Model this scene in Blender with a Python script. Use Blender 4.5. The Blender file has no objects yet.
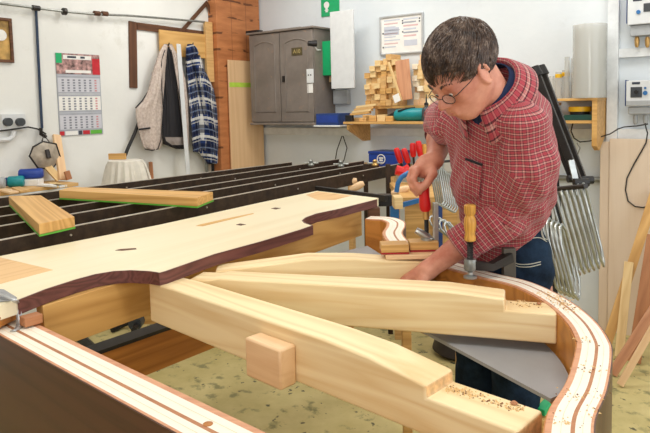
import bpy, bmesh, math, random
import numpy as np
from mathutils import Vector, Matrix, noise
random.seed(7)
PI = math.pi
C = bpy.context.scene.collection

# ------------------------------------------------------------------ camera
F = 625.0; CX = 325.0; CY = 154.0; EYE = Vector((0, 0, 1.5))
_p = math.radians(4.5); _r = math.radians(1.3)
FWD = Vector((0, math.cos(_p), -math.sin(_p)))
_u0 = Vector((0, math.sin(_p), math.cos(_p))); _r0 = Vector((1, 0, 0))
RT = _r0*math.cos(_r) - _u0*math.sin(_r)
UP = _u0*math.cos(_r) + _r0*math.sin(_r)
cam = bpy.data.cameras.new('camera'); co = bpy.data.objects.new('camera', cam); C.objects.link(co)
M3 = Matrix((RT, UP, -FWD)).transposed()
co.matrix_world = Matrix.Translation(EYE) @ M3.to_4x4()
cam.sensor_width = 36; cam.sensor_fit = 'HORIZONTAL'; cam.lens = F/650*36
cam.shift_x = 0; cam.shift_y = -(216.5-CY)/650
cam.clip_start = 0.05; cam.clip_end = 100
bpy.context.scene.camera = co

def ray(x, y): return FWD + RT*((x-CX)/F) - UP*((y-CY)/F)
def az(x, y, z):                      # point of the place seen at (x,y) that lies at height z
    d = ray(x, y); return EYE + d*((z-EYE.z)/d.z)
def ay(x, y, Y):                      # same at distance Y
    d = ray(x, y); return EYE + d*(Y/d.y)

# ------------------------------------------------------------------ frames
def frame(O, x, z=(0, 0, 1)):
    x = Vector(x).normalized(); z = Vector(z)
    y = z.cross(x).normalized(); z = x.cross(y).normalized()
    m = Matrix((x, y, z)).transposed().to_4x4(); m.translation = Vector(O); return m
K = Vector((-.638, 5.824, 0))
ML = frame(K, (-.588, -.809, 0))                 # left wall: x towards the viewer, y into the room
MB_ = frame(K, (.807, -.59, 0))                  # back wall: x to the right, room is at y<0
def onp(M, x, y, off=0):
    Mi = M.inverted(); o = Mi @ EYE; d = Mi.to_3x3() @ ray(x, y)
    return o + d*((off-o.y)/d.y)
def wl(x, y, off=.01): return onp(ML, x, y, off)
def wb(x, y, off=.01): return onp(MB_, x, y, -off)

# ------------------------------------------------------------------ materials
def lin(c):
    if isinstance(c, str):
        c = [int(c[i:i+2], 16)/255 for i in (0, 2, 4)]
    return tuple(((v+.055)/1.055)**2.4 if v > .04045 else v/12.92 for v in c[:3]) + (1,)
class NT:
    def __init__(s, name, rough=.5, metal=0, spec=.5):
        s.m = bpy.data.materials.new(name); s.m.use_nodes = True
        s.t = s.m.node_tree; s.b = s.t.nodes['Principled BSDF']
        s.b.inputs['Roughness'].default_value = rough; s.b.inputs['Metallic'].default_value = metal
        s.b.inputs['Specular IOR Level'].default_value = spec
    def n(s, ty, **k):
        nd = s.t.nodes.new(ty)
        for a, v in k.items():
            if a in nd.inputs: nd.inputs[a].default_value = v
            else: setattr(nd, a, v)
        return nd
    def l(s, a, b): s.t.links.new(a, b)
    def coord(s, scale=(1, 1, 1), rot=(0, 0, 0), which='Object', loc=(0, 0, 0)):
        tc = s.n('ShaderNodeTexCoord'); mp = s.n('ShaderNodeMapping'); src = tc.outputs[which]
        if getattr(s, 'turn', 0): m0 = s.n('ShaderNodeMapping'); m0.inputs['Rotation'].default_value = (0, 0, s.turn); s.l(src, m0.inputs[0]); src = m0.outputs[0]
        mp.inputs['Scale'].default_value = scale; mp.inputs['Rotation'].default_value = rot; mp.inputs['Location'].default_value = loc
        s.l(src, mp.inputs[0]); return mp.outputs[0]
    def noise(s, vec, scale=5, detail=4, rough=.55, dist=0):
        nd = s.n('ShaderNodeTexNoise'); nd.inputs['Scale'].default_value = scale; nd.inputs['Detail'].default_value = detail
        nd.inputs['Roughness'].default_value = rough; nd.inputs['Distortion'].default_value = dist
        s.l(vec, nd.inputs['Vector']); return nd.outputs['Fac']
    def ramp(s, fac, stops, interp='LINEAR'):
        r = s.n('ShaderNodeValToRGB'); r.color_ramp.interpolation = interp
        e = r.color_ramp.elements
        while len(e) < len(stops): e.new(.5)
        for i, (p, c) in enumerate(stops): e[i].position = p; e[i].color = lin(c) if not (isinstance(c, tuple) and len(c) == 4) else c
        s.l(fac, r.inputs[0]); return r.outputs[0]
    def mix(s, fac, a, b, mode='MIX'):
        m = s.n('ShaderNodeMix'); m.data_type = 'RGBA'; m.blend_type = mode
        for i, v in ((0, fac), (6, a), (7, b)):
            if hasattr(v, 'is_output'): s.l(v, m.inputs[i])
            elif i == 0: m.inputs[0].default_value = v
            else: m.inputs[i].default_value = lin(v)
        return m.outputs[2]
    def math(s, op, a, b=0):
        m = s.n('ShaderNodeMath'); m.operation = op
        for i, v in ((0, a), (1, b)):
            if hasattr(v, 'is_output'): s.l(v, m.inputs[i])
            else: m.inputs[i].default_value = v
        return m.outputs[0]
    def col(s, c):
        if hasattr(c, 'is_output'): s.l(c, s.b.inputs['Base Color'])
        else: s.b.inputs['Base Color'].default_value = lin(c)
    def bump(s, h, strength=.2, dist=.002):
        b = s.n('ShaderNodeBump'); b.inputs['Strength'].default_value = strength; b.inputs['Distance'].default_value = dist
        s.l(h, b.inputs['Height']); s.l(b.outputs[0], s.b.inputs['Normal'])

def plain(name, c, rough=.5, metal=0, var=.08, scale=20, bump=.1, spec=.5):
    t = NT(name, rough, metal, spec); v = t.coord()
    f = t.noise(v, scale, 5)
    L = lin(c); a = tuple(max(0, x*(1-var*1.6)) for x in L[:3])+(1,); b = tuple(min(1, x*(1+var*1.6)) for x in L[:3])+(1,)
    t.col(t.ramp(f, [(.3, a), (.7, b)])); t.bump(f, bump, .001); return t.m

def wood(name, light, dark, grain=1., rough=.5, rings=.55, fine=.35, spec=.35, wav=14, knots=False, axis='X', contrast=.5, turn=0):
    """grain runs along the object's local axis"""
    t = NT(name, rough, 0, spec)
    if turn: t.turn = turn
    sc = {'X': (.06, 1, 1), 'Y': (1, .06, 1), 'Z': (1, 1, .06)}[axis]
    v = t.coord(sc)
    n1 = t.noise(v, 3*grain, 3, .5, .4)
    w = t.n('ShaderNodeMath'); w.operation = 'MULTIPLY'; t.l(n1, w.inputs[0]); w.inputs[1].default_value = wav
    fr = t.math('FRACT', w.outputs[0]); fr = t.math('SUBTRACT', fr, .5); fr = t.math('ABSOLUTE', fr); fr = t.math('MULTIPLY', fr, 2)
    big = t.noise(t.coord(sc), 9*grain, 3)
    v2 = t.coord({'X': (.02, 1, 1), 'Y': (1, .02, 1), 'Z': (1, 1, .02)}[axis])
    fi = t.noise(v2, 260*grain, 3, .6)
    a = t.math('MULTIPLY', fr, rings); b = t.math('MULTIPLY', fi, fine); c = t.math('MULTIPLY', big, 1-rings*.5)
    s = t.math('ADD', t.math('ADD', a, b), c); s = t.math('DIVIDE', s, rings+fine*.6+.5)
    colr = t.ramp(s, [(.5-contrast*.5, dark), (.5+contrast*.35, light)])
    if knots:
        vo = t.n('ShaderNodeTexVoronoi'); vo.inputs['Scale'].default_value = 2.6
        t.l(t.coord((.45, 1, 1)), vo.inputs['Vector'])
        k = t.ramp(vo.outputs['Distance'], [(.02, (1, 1, 1, 1)), (.05, (0, 0, 0, 1))])
        colr = t.mix(k, colr, '8a5a30')
    t.col(colr); t.bump(fi, .12, .0008); return t.m

def plaid(name, base, lines, scale, uvname='plaid', rough=.9):
    """woven checks: lines = [(position, width, colour, strength)] in a unit cell, both ways"""
    t = NT(name, rough, 0, .15)
    at = t.n('ShaderNodeAttribute'); at.attribute_name = uvname
    sp = t.n('ShaderNodeSeparateXYZ'); t.l(at.outputs['Vector'], sp.inputs[0])
    colr = None
    obn = t.noise(t.coord(), 9, 4)
    basec = t.mix(obn, base, base)
    colr = basec
    for axis in (0, 1):
        u = t.math('FRACT', t.math('MULTIPLY', sp.outputs[axis], scale))
        for pos, wd, cc, st in lines:
            d = t.math('ABSOLUTE', t.math('SUBTRACT', u, pos))
            f = t.math('MULTIPLY', t.math('LESS_THAN', d, wd), st)
            colr = t.mix(f, colr, cc)
    fn = t.noise(t.coord(), 160, 2)
    colr = t.mix(t.math('MULTIPLY', fn, .22), colr, '2a1a1a')
    t.col(colr); t.bump(t.noise(t.coord(), 420, 2), .25, .001)
    t.b.inputs['Sheen Weight'].default_value = .15
    return t.m

M = {}
def wallmat(name, a, b, stain='b9b4a6'):
    t = NT(name, .75, 0, .2); v = t.coord()
    f = t.noise(v, 1.1, 5, .6); g = t.noise(v, 30, 4)
    c = t.ramp(f, [(.35, a), (.65, b)])
    s = t.noise(t.coord(loc=(3, 1, 2)), 2.3, 8, .72)
    c = t.mix(t.ramp(s, [(.6, (0, 0, 0, 1)), (.78, (.55, .55, .55, 1))]), c, stain)
    t.col(c); t.bump(g, .25, .004); return t.m
M['wall'] = wallmat('whitewash', 'e2e2de', 'eeeeea')
M['wallb'] = wallmat('painted plaster', 'd6dde2', 'e4e9ec', 'c4c8ca')
M['trimw'] = plain('white painted trim', 'e2e5e6', .6, 0, .05)
t = NT('workshop floor', .55, 0, .35); v = t.coord()
c = t.ramp(t.noise(v, 1.6, 6, .65), [(.35, 'b4a468'), (.65, 'd8c88e')])
c = t.mix(t.ramp(t.noise(t.coord(loc=(5, 2, 0)), 11, 5, .6), [(.56, (0, 0, 0, 1)), (.66, (.8, .8, .8, 1))]), c, '7d7a52')
c = t.mix(t.ramp(t.noise(t.coord(loc=(1, 7, 0)), 26, 3, .5), [(.66, (0, 0, 0, 1)), (.70, (.9, .9, .9, 1))]), c, '4c4a3a')
t.col(c); M['floor'] = t.m
M['ceil'] = plain('white ceiling', 'e0e0de', .8)
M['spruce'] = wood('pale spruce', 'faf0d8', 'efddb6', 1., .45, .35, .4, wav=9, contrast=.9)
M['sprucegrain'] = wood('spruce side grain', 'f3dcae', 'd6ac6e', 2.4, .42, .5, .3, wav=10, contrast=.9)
M['panel'] = wood('glued spruce panel', 'f3e6c6', 'dfcaa0', .8, .35, .3, .5, wav=7, contrast=1., spec=.5)
M['patch'] = wood('tan veneer patch', 'e6bd88', 'cf9f68', 1.5, .4)
M['walnut'] = wood('dark walnut', '563224', '23110a', 1.6, .34, .45, .6, wav=12, contrast=.9, spec=.4, turn=math.atan2(.66, .75))
M['walnutedge'] = wood('purplish walnut edge', '744842', '3a2220', 2.5, .4, .6, .5, wav=22, contrast=.9)
M['maple'] = wood('pale maple lamination', 'f0e8d8', 'e0d4c0', 2., .5, .1, .8, wav=3, contrast=1.)
M['mahog'] = wood('reddish lamination', 'd29a76', 'a8694a', 3., .5, .4, .6, contrast=.9)
M['mahogd'] = wood('brown glue line lamination', 'b57c55', '8a5638', 3., .5, .4, .6, contrast=.9)
M['innerwood'] = wood('orange brown inner rim', 'c8863f', '8a4c1e', 1.5, .4, .5, .4, contrast=.9)
M['oak'] = wood('ochre plank', 'dcae6b', 'b07c3c', 1.6, .45, .6, .35, wav=16, contrast=.9)
M['railwood'] = wood('golden rail wood', 'd0a260', 'a87638', 1.6, .45, .6, .35, wav=16, contrast=.9)
M['beech'] = wood('beech', 'ecc79b', 'd2a374', 2.5, .4, .3, .5, contrast=.9)
M['beechz'] = wood('tan plywood', 'e2bd92', 'c89c6e', .8, .5, .3, .5, axis='Z', contrast=.9)
M['endgrain'] = plain('end grain', 'd8b07c', .6, 0, .2, 60)
M['pine'] = wood('pine offcut', 'edcf98', 'd0a566', 3, .5, .5, .4, contrast=.9)
M['pine2'] = wood('pine offcut darker', 'dcb277', 'b98649', 3, .5, .5, .4, contrast=.9)
M['ply'] = wood('plywood sheet', 'e4d0ba', 'd6bda2', .8, .5, .3, .5, axis='Z', contrast=.9)
M['timber'] = wood('old brown timber', '6a4630', '341e14', 2, .6, .5, .5, contrast=.9)
M['orangewood'] = wood('orange board', 'c8884e', '9a5c2c', 2, .5, .5, .5, contrast=.9)
M['green'] = plain('green edge tape', '5fae3a', .5)
M['steel'] = plain('dark rusty steel', '3a2c22', .55, .35, .3, 25)
M['steeltop'] = plain('worn bright steel edge', 'c8c0b4', .4, .5, .12, 40)
M['black'] = plain('black iron', '201e1e', .45, .2, .1)
M['iron'] = plain('dark iron', '34302e', .4, .5, .15)
M['chrome'] = plain('galvanised steel', 'b4b7b4', .33, .75, .1, 30)
M['greysteel'] = plain('grey steel', '8d8f8a', .4, .5, .15, 40)
M['brass'] = plain('brass ferrule', 'c79f62', .35, .7)
M['red'] = plain('red plastic', 'd8191c', .35)
M['redd'] = plain('dark red felt', 'a3282c', .8)
M['handle'] = wood('varnished handle wood', 'd9a24c', '8f5c20', 5, .35, .6, .5, contrast=.9, axis='Z')
M['bluem'] = plain('blue painted steel', '2b6ca8', .4)
M['bluebox'] = plain('blue plastic', '1c3f96', .4)
M['blue2'] = plain('navy plastic', '24407a', .4)
M['teal'] = plain('teal plastic', '0f8a92', .4)
M['greenp'] = plain('green plastic', '12a868', .4, 0, .03)
M['whitep'] = plain('white plastic', 'd8dadb', .4, 0, .03)
M['greyp'] = plain('grey plastic', 'a9acae', .45, 0, .04)
M['dgrey'] = plain('dark grey plastic', '3c4044', .45)
M['paper'] = plain('paper', 'eceae6', .8, 0, .03)
M['ink'] = plain('ink', '3a3f4c', .8, 0, .02)
M['inkr'] = plain('red ink', 'c02a34', .8, 0, .1)
M['pgrey'] = plain('grey print', 'a6a9b2', .8, 0, .06)
M['yellow'] = plain('yellow tape', 'e8b818', .4)
M['cardgrey'] = plain('grey board', '98989a', .5, 0, .1, 4)
M['cloth'] = plain('white dust cloth', 'dcd6ca', .9, 0, .06)
M['alu'] = plain('aluminium frame', 'c4c6c8', .35, .6, .04)
t = NT('old grey cabinet paint', .5); v = t.coord()
c = t.ramp(t.noise(v, 4, 6, .6), [(.3, '6e655e'), (.7, '8a8078')])
c = t.mix(t.ramp(t.noise(t.coord(loc=(2, 3, 1)), 14, 6, .7), [(.62, (0, 0, 0, 1)), (.72, (.5, .5, .5, 1))]), c, 'b08a6a')
t.col(c); M['cab'] = t.m
t = NT('brown boards with nail marks', .6); v = t.coord((1, 1, 1))
c = t.ramp(t.noise(t.coord((1, 1, 5)), 5, 5), [(.3, 'a8663a'), (.7, 'c98350')])
sp = t.n('ShaderNodeSeparateXYZ'); t.l(t.coord(), sp.inputs[0])
zz = t.math('ABSOLUTE', t.math('SUBTRACT', t.math('FRACT', t.math('MULTIPLY', t.math('ADD', sp.outputs[2], t.math('MULTIPLY', t.noise(t.coord(), 3, 2), .05)), 7.2)), .5))
m = t.math('MULTIPLY', t.math('LESS_THAN', zz, .07), t.ramp(t.noise(t.coord((1, 1, 2.2), loc=(4, 0, 0)), 6.5, 2), [(.5, (0, 0, 0, 1)), (.56, (.85, .85, .85, 1))]))
xx = t.math('LESS_THAN', t.math('ABSOLUTE', t.math('SUBTRACT', t.math('FRACT', t.math('MULTIPLY', sp.outputs[0], 5.5)), .5)), .015)
t.col(t.mix(t.math('MAXIMUM', m, t.math('MULTIPLY', xx, .6)), c, '5a3018')); M['boards'] = t.m
t = NT('clear plastic', .12, 0, .5); t.col('d6d6d0'); t.b.inputs['Transmission Weight'].default_value = .0; t.b.inputs['Alpha'].default_value = .42
t.m.surface_render_method = 'BLENDED' if hasattr(t.m, 'surface_render_method') else t.m.name
M['clear'] = t.m
t = NT('lens glass', .03, 0, .5); t.col('ffffff'); t.b.inputs['Alpha'].default_value = .12; M['lens'] = t.m
# skin
t = NT('skin', .48, 0, .4); v = t.coord()
c = t.ramp(t.noise(v, 14, 5, .6), [(.3, 'b56d56'), (.7, 'dc9e84')])
t.col(c); t.b.inputs['Subsurface Weight'].default_value = .06; t.b.inputs['Subsurface Radius'].default_value = (.02, .008, .004)
t.bump(t.noise(t.coord(), 120, 4), .3, .0012); M['skin'] = t.m
t = NT('lips', .45); t.col('b5655a'); M['lips'] = t.m
t = NT('hair', .4, 0, .5); c = t.ramp(t.noise(t.coord((1, 1, 1)), 34, 4, .75), [(.36, '2a1e18'), (.52, '4e3a2e'), (.68, '8c7a6c')]); t.col(c); M['hair'] = t.m
t = NT('denim', .85, 0, .1); c = t.ramp(t.noise(t.coord(), 12, 5, .7), [(.3, '0e1520'), (.7, '26384c')]); t.col(c); t.bump(t.noise(t.coord(), 260, 2), .3, .001); M['denim'] = t.m
M['stitch'] = plain('stitching', 'b9b7a8', .8)
M['navy'] = plain('navy cotton', '16264a', .9)
M['eye'] = plain('eye white', 'e8e2da', .2, 0, .01); M['iris'] = plain('iris', '3a2a22', .2)
M['leather'] = plain('dark leather', '2a2220', .5)
M['plaidred'] = plaid('red plaid cotton', 'c25660', [(.5, .2, 'aa404a', .5), (.06, .06, 'dec4b2', .38), (.2, .06, '2a2228', .7), (.80, .06, '2a2228', .7), (.93, .05, 'dec8b2', .22)], 70)
M['plaidblue'] = plaid('blue plaid flannel', '243c70', [(.5, .22, '0e1834', .75), (.1, .07, 'e8e6e0', .8), (.9, .03, 'e0dcd4', .6), (.5, .035, '8fa0c0', .5)], 6.5)
t = NT('beige fleece', .95, 0, .1); c = t.ramp(t.noise(t.coord(), 60, 4), [(.3, 'b7a59a'), (.7, 'd8cac0')]); t.col(c); t.bump(t.noise(t.coord(), 120, 3), .8, .006); M['fleece'] = t.m
M['lining'] = plain('black lining', '1e1c20', .8)
def sawmat():
    t = NT('sawdust'); t.col('e2bc80'); return t.m
M['saw'] = sawmat(); M['sawd'] = plain('bark crumb', '7a5030', .9)

# ------------------------------------------------------------------ mesh builder
def wmat(o):
    m = o.matrix_basis.copy()
    while o.parent: o = o.parent; m = o.matrix_basis @ m
    return m
def tag(o, label=None, cat=None, group=None, kind=None):
    for k, v in (('label', label), ('category', cat), ('group', group), ('kind', kind)):
        if v: o[k] = v
    return o
def thing(name, label, cat, loc=(0, 0, 0), group=None):
    o = bpy.data.objects.new(name, None); o.empty_display_size = .05; C.objects.link(o); o.location = loc
    return tag(o, label, cat, group)
class MB:
    def __init__(s): s.v = []; s.f = []; s.mi = []; s.cur = 0
    def add(s, vs, fs):
        b = len(s.v); s.v += [tuple(v) for v in vs]
        for f in fs: s.f.append(tuple(b+i for i in f)); s.mi.append(s.cur)
        return s
    def box(s, c, d):
        c = Vector(c); x, y, z = [k/2 for k in d]
        vs = [c+Vector((a*x, b*y, e*z)) for e in (-1, 1) for b in (-1, 1) for a in (-1, 1)]
        return s.add(vs, [(0, 2, 3, 1), (4, 5, 7, 6), (0, 1, 5, 4), (2, 6, 7, 3), (0, 4, 6, 2), (1, 3, 7, 5)])
    def bb(s, x0, x1, y0, y1, z0, z1): return s.box(((x0+x1)/2, (y0+y1)/2, (z0+z1)/2), (abs(x1-x0), abs(y1-y0), abs(z1-z0)))
    def hexa(s, bot, top):      # four bottom, four top corners, counter-clockwise seen from above
        return s.add(list(bot)+list(top), [(3, 2, 1, 0), (4, 5, 6, 7), (0, 1, 5, 4), (1, 2, 6, 5), (2, 3, 7, 6), (3, 0, 4, 7)])
    def prism(s, pts, z0, z1, cap=True):
        pts = [Vector((p[0], p[1], 0)) for p in pts]
        ar = sum(pts[i].x*pts[(i+1) % len(pts)].y-pts[(i+1) % len(pts)].x*pts[i].y for i in range(len(pts)))
        if ar < 0: pts.reverse()
        n = len(pts); vs = [(p.x, p.y, z0) for p in pts]+[(p.x, p.y, z1) for p in pts]
        fs = [(i, (i+1) % n, n+(i+1) % n, n+i) for i in range(n)]
        if cap: fs += [tuple(range(n-1, -1, -1)), tuple(range(n, 2*n))]
        return s.add(vs, fs)
    def xprism(s, pts, y0, y1):  # outline in local x,z extruded along y
        n = len(pts); ar = sum(pts[i][0]*pts[(i+1) % n][1]-pts[(i+1) % n][0]*pts[i][1] for i in range(n))
        if ar < 0: pts = pts[::-1]
        vs = [(p[0], y0, p[1]) for p in pts]+[(p[0], y1, p[1]) for p in pts]
        fs = [(i, (i+1) % n, n+(i+1) % n, n+i) for i in range(n)]+[tuple(range(n-1, -1, -1)), tuple(range(n, 2*n))]
        return s.add(vs, fs)
    def tube(s, pts, r, n=10, closed=False):
        pts = [Vector(p) for p in pts]; m = len(pts); rs = r if isinstance(r, (list, tuple)) else [r]*m
        T = []
        for i in range(m):
            a = pts[(i-1) % m] if (i or closed) else pts[0]; b = pts[(i+1) % m] if (i < m-1 or closed) else pts[-1]
            T.append((b-a).normalized())
        u = T[0].orthogonal().normalized(); vs = []
        for i in range(m):
            u = (u-T[i]*u.dot(T[i])).normalized(); w = T[i].cross(u)
            vs += [pts[i]+(u*math.cos(2*PI*k/n)+w*math.sin(2*PI*k/n))*rs[i] for k in range(n)]
        fs = [(i*n+k, i*n+(k+1) % n, ((i+1) % m)*n+(k+1) % n, ((i+1) % m)*n+k) for i in range(m if closed else m-1) for k in range(n)]
        if not closed: fs += [tuple(range(n-1, -1, -1)), tuple((m-1)*n+k for k in range(n))]
        return s.add(vs, fs)
    def cyl(s, a, b, r, n=20, r2=None): return s.tube([a, b], [r, r if r2 is None else r2], n)
    def lathe(s, prof, n=24, c=(0, 0, 0)):   # prof: (radius, z)
        c = Vector(c); vs = [(c.x+r*math.cos(2*PI*k/n), c.y+r*math.sin(2*PI*k/n), c.z+z) for r, z in prof for k in range(n)]
        m = len(prof)
        fs = [(i*n+k, i*n+(k+1) % n, (i+1)*n+(k+1) % n, (i+1)*n+k) for i in range(m-1) for k in range(n)]
        fs += [tuple(range(n-1, -1, -1)), tuple((m-1)*n+k for k in range(n))]
        return s.add(vs, fs)
    def grid(s, P):   # P[i][j]
        n = len(P); m = len(P[0]); vs = [p for r in P for p in r]
        return s.add(vs, [(i*m+j, i*m+j+1, (i+1)*m+j+1, (i+1)*m+j) for i in range(n-1) for j in range(m-1)])
    def build(s, name, mat, parent=None, M=None, bevel=0, smooth=True, solid=0, seg=2, attr=None, ang=35, sub=0):
        """verts are in frame M when given, else world; the origin goes to the base of the bounding box"""
        if M is None:
            xs = [v[0] for v in s.v]; ys = [v[1] for v in s.v]; zs = [v[2] for v in s.v]
            o = Vector(((min(xs)+max(xs))/2, (min(ys)+max(ys))/2, min(zs)))
            M = Matrix.Translation(o); vs = [(v[0]-o.x, v[1]-o.y, v[2]-o.z) for v in s.v]
        else: vs = s.v
        me = bpy.data.meshes.new(name); me.from_pydata(vs, [], s.f)
        mats = mat if isinstance(mat, (list, tuple)) else [mat]
        for m in mats: me.materials.append(m)
        if len(mats) > 1: me.polygons.foreach_set('material_index', s.mi)
        me.polygons.foreach_set('use_smooth', [bool(smooth)]*len(me.polygons))
        if smooth and ang < 180: me.set_sharp_from_angle(angle=math.radians(ang))
        if attr is not None:
            a = me.attributes.new('plaid', 'FLOAT_VECTOR', 'POINT'); a.data.foreach_set('vector', np.array(attr, dtype=np.float32).ravel())
        o = bpy.data.objects.new(name, me); C.objects.link(o)
        if parent is not None:
            o.parent = parent; o.matrix_basis = wmat(parent).inverted() @ M
        else: o.matrix_basis = M
        if solid:
            k = o.modifiers.new('thickness', 'SOLIDIFY'); k.thickness = solid; k.offset = 0
        if sub:
            k = o.modifiers.new('subd', 'SUBSURF'); k.levels = sub; k.render_levels = sub
        if bevel:
            k = o.modifiers.new('edge', 'BEVEL'); k.width = bevel; k.segments = seg; k.limit_method = 'ANGLE'; k.angle_limit = math.radians(40)
        return o
def bx(name, mat, x0, x1, y0, y1, z0, z1, parent=None, M=None, bevel=.002):
    """box given in frame M, its own origin at its base centre so the grain runs along its x"""
    o = Vector(((x0+x1)/2, (y0+y1)/2, z0)); Mt = (M if M is not None else Matrix.Identity(4)) @ Matrix.Translation(o)
    b = MB(); b.bb(x0-o.x, x1-o.x, y0-o.y, y1-o.y, 0, z1-z0)
    return b.build(name, mat, parent, Mt, bevel)
def stick(name, mat, a, b, w, d, parent=None, up=(0, 0, 1), bevel=.002, M=None):
    """board from a to b (centre line), width w across, thickness d along up"""
    a = Vector(a); b = Vector(b)
    if M is not None: a = M @ a; b = M @ b; up = M.to_3x3() @ Vector(up)
    Mt = frame(a, b-a, up); L = (b-a).length
    m = MB(); m.bb(0, L, -w/2, w/2, -d/2, d/2); return m.build(name, mat, parent, Mt, bevel)
def text(name, s, size, mat, Mt, parent, ext=.0005, align='CENTER'):
    cu = bpy.data.curves.new(name, 'FONT'); cu.body = s; cu.size = size; cu.extrude = ext; cu.align_x = align; cu.align_y = 'CENTER'
    tmp = bpy.data.objects.new('tmp', cu); C.objects.link(tmp)
    dg = bpy.context.evaluated_depsgraph_get(); me = bpy.data.meshes.new_from_object(tmp.evaluated_get(dg))
    bpy.data.objects.remove(tmp); me.materials.clear(); me.materials.append(mat); me.name = name
    o = bpy.data.objects.new(name, me); C.objects.link(o)
    if parent: o.parent = parent; o.matrix_basis = wmat(parent).inverted() @ Mt
    else: o.matrix_basis = Mt
    return o
TX_L = Matrix.Rotation(PI, 4, 'Z') @ Matrix.Rotation(PI/2, 4, 'X')   # lettering that faces +y of a frame
TX_B = Matrix.Rotation(PI/2, 4, 'X')                                   # lettering that faces -y

def catmull(P, per=8, closed=False):
    P = [Vector(p) for p in P]; n = len(P); out = []
    for i in range(n if closed else n-1):
        a = P[(i-1) % n] if (i or closed) else P[0]*2-P[1]; b = P[i]; c = P[(i+1) % n]
        d = P[(i+2) % n] if (i < n-2 or closed) else P[-1]*2-P[-2]
        for k in range(per):
            t = k/per
            out.append(.5*((2*b)+(c-a)*t+(2*a-5*b+4*c-d)*t*t+(3*b-a-3*c+d)*t**3))
    if not closed: out.append(P[-1])
    return out

# ------------------------------------------------------------------ setting
def struct(o): o['kind'] = 'structure'; return o
struct(bx('floor', M['floor'], -4.6, 3.8, -1.8, 6.6, -.1, 0, bevel=0))
LW = 8.4; RWX = 4.9; HT = 3.1
struct(bx('wall_left', M['wall'], -.12, LW, -.12, 0, 0, HT, M=ML, bevel=0))
struct(bx('wall_back', M['wallb'], 0, RWX, 0, .12, 0, HT, M=MB_, bevel=0))
# right wall with a window, beyond the frame
MR = MB_ @ Matrix.Translation((RWX, 0, 0)) @ Matrix.Rotation(-PI/2, 4, 'Z')   # x towards the viewer, room at y<0
b = MB(); L = 6.5
b.bb(0, 1.0, 0, .12, 0, HT); b.bb(3.4, L, 0, .12, 0, HT); b.bb(1.0, 3.4, 0, .12, 0, 1.0); b.bb(1.0, 3.4, 0, .12, 2.5, HT)
struct(b.build('wall_right', M['wall'], None, MR, smooth=False))
b = MB()
for x in (1.0, 1.8, 2.6, 3.36): b.bb(x, x+.04, .02, .08, 1.0, 2.5)
b.bb(1.0, 3.4, .02, .08, 1.0, 1.05); b.bb(1.0, 3.4, .02, .08, 2.45, 2.5)
struct(b.build('window_1', M['trimw'], None, MR, smooth=False))
b = MB(); b.prism([(-4.3, -1.7), (-4.3, 1.0), (-.66, 6.0), (3.5, 2.95), (.2, -1.7)], HT, HT+.1)
struct(b.build('ceiling', M['ceil'], smooth=False))
# back wall: white rail under the shelf, uprights at the right
def ws(x0, x1, yt, yb, off, fn):     # wall rectangle from edges seen in the photograph
    ym = (yt+yb)/2; xm = (x0+x1)/2
    return fn(x0, ym, off).x, fn(x1, ym, off).x, fn(xm, yb, off).z, fn(xm, yt, off).z
s0, s1, z0, z1 = ws(345, 430, 128, 136, .03, wb)
struct(bx('trim_1', M['trimw'], .02, wb(604, 130, .03).x, -.03, -.001, z0, z1, M=MB_))
s0, s1, _, _ = ws(607, 618, 60, 70, .05, wb)
struct(bx('trim_2', M['trimw'], s0, s1, -.05, -.001, 0, HT-.01, M=MB_))
a, c_, z0, z1 = ws(619, 650, 48, 57, .04, wb)
struct(bx('trim_3', M['trimw'], s1+.001, RWX-.05, -.04, -.001, z0, z1, M=MB_))
a, c_, z0, z1 = ws(619, 650, 129, 139, .04, wb)
struct(bx('trim_4', M['trimw'], s1+.001, RWX-.05, -.04, -.001, z0, z1, M=MB_))
# pipe low on the back wall
a = wb(560, 178, .04); c_ = wb(606, 178, .04)
b = MB(); b.cyl((wb(470, 178, .04).x, -.03, a.z), (c_.x, -.03, a.z), .018)
tag(b.build('wall_pipe', M['greysteel'], None, MB_), 'grey pipe running low along the back wall behind the steel frames', 'pipe')
# ------------------------------------------------------------------ the rim of the grand piano
ZR = 1.0
U_ = Vector((.75, -.66)).normalized(); N_ = Vector((.66, .75)).normalized()
def un(u, n): return tuple(U_*u + N_*n)
outer = [un(-1.60, .538), un(-1.3, .538), un(-1.0, .538), un(-.75, .538), un(-.5, .54), (.10, .640), (.215, .605), (.295, .655), (.337, .745), (.372, .84),
         (.413, .938), (.477, 1.039), (.55, 1.179), (.582, 1.262), (.604, 1.388), (.600, 1.543), (.561, 1.69), (.482, 1.795),
         (.40, 1.93), (.335, 2.06), (.302, 2.2), (.294, 2.37), (.322, 2.51), (.330, 2.62), (.292, 2.72), (.20, 2.765)]
oc = [Vector((p.x, p.y)) for p in catmull([(x, y, 0) for x, y in outer], 6)]
def offset(P, d):
    out = []
    for i, p in enumerate(P):
        a = P[max(0, i-1)]; c = P[min(len(P)-1, i+1)]; t = (c-a).normalized()
        n = Vector((-t.y, t.x)); f = 1.07 if p.x < 0 else max(.80, 1.07-.55*p.x) if p.y < 2 else .95; out.append(p+n*d*f)       # towards the inside of the piano
    return out
RIMW = .083; RB = .76
rim = thing('piano_rim', 'large curved grand piano rim with pale laminated top edge and dark walnut outside', 'piano rim', (0, 1.3, RB))
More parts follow.
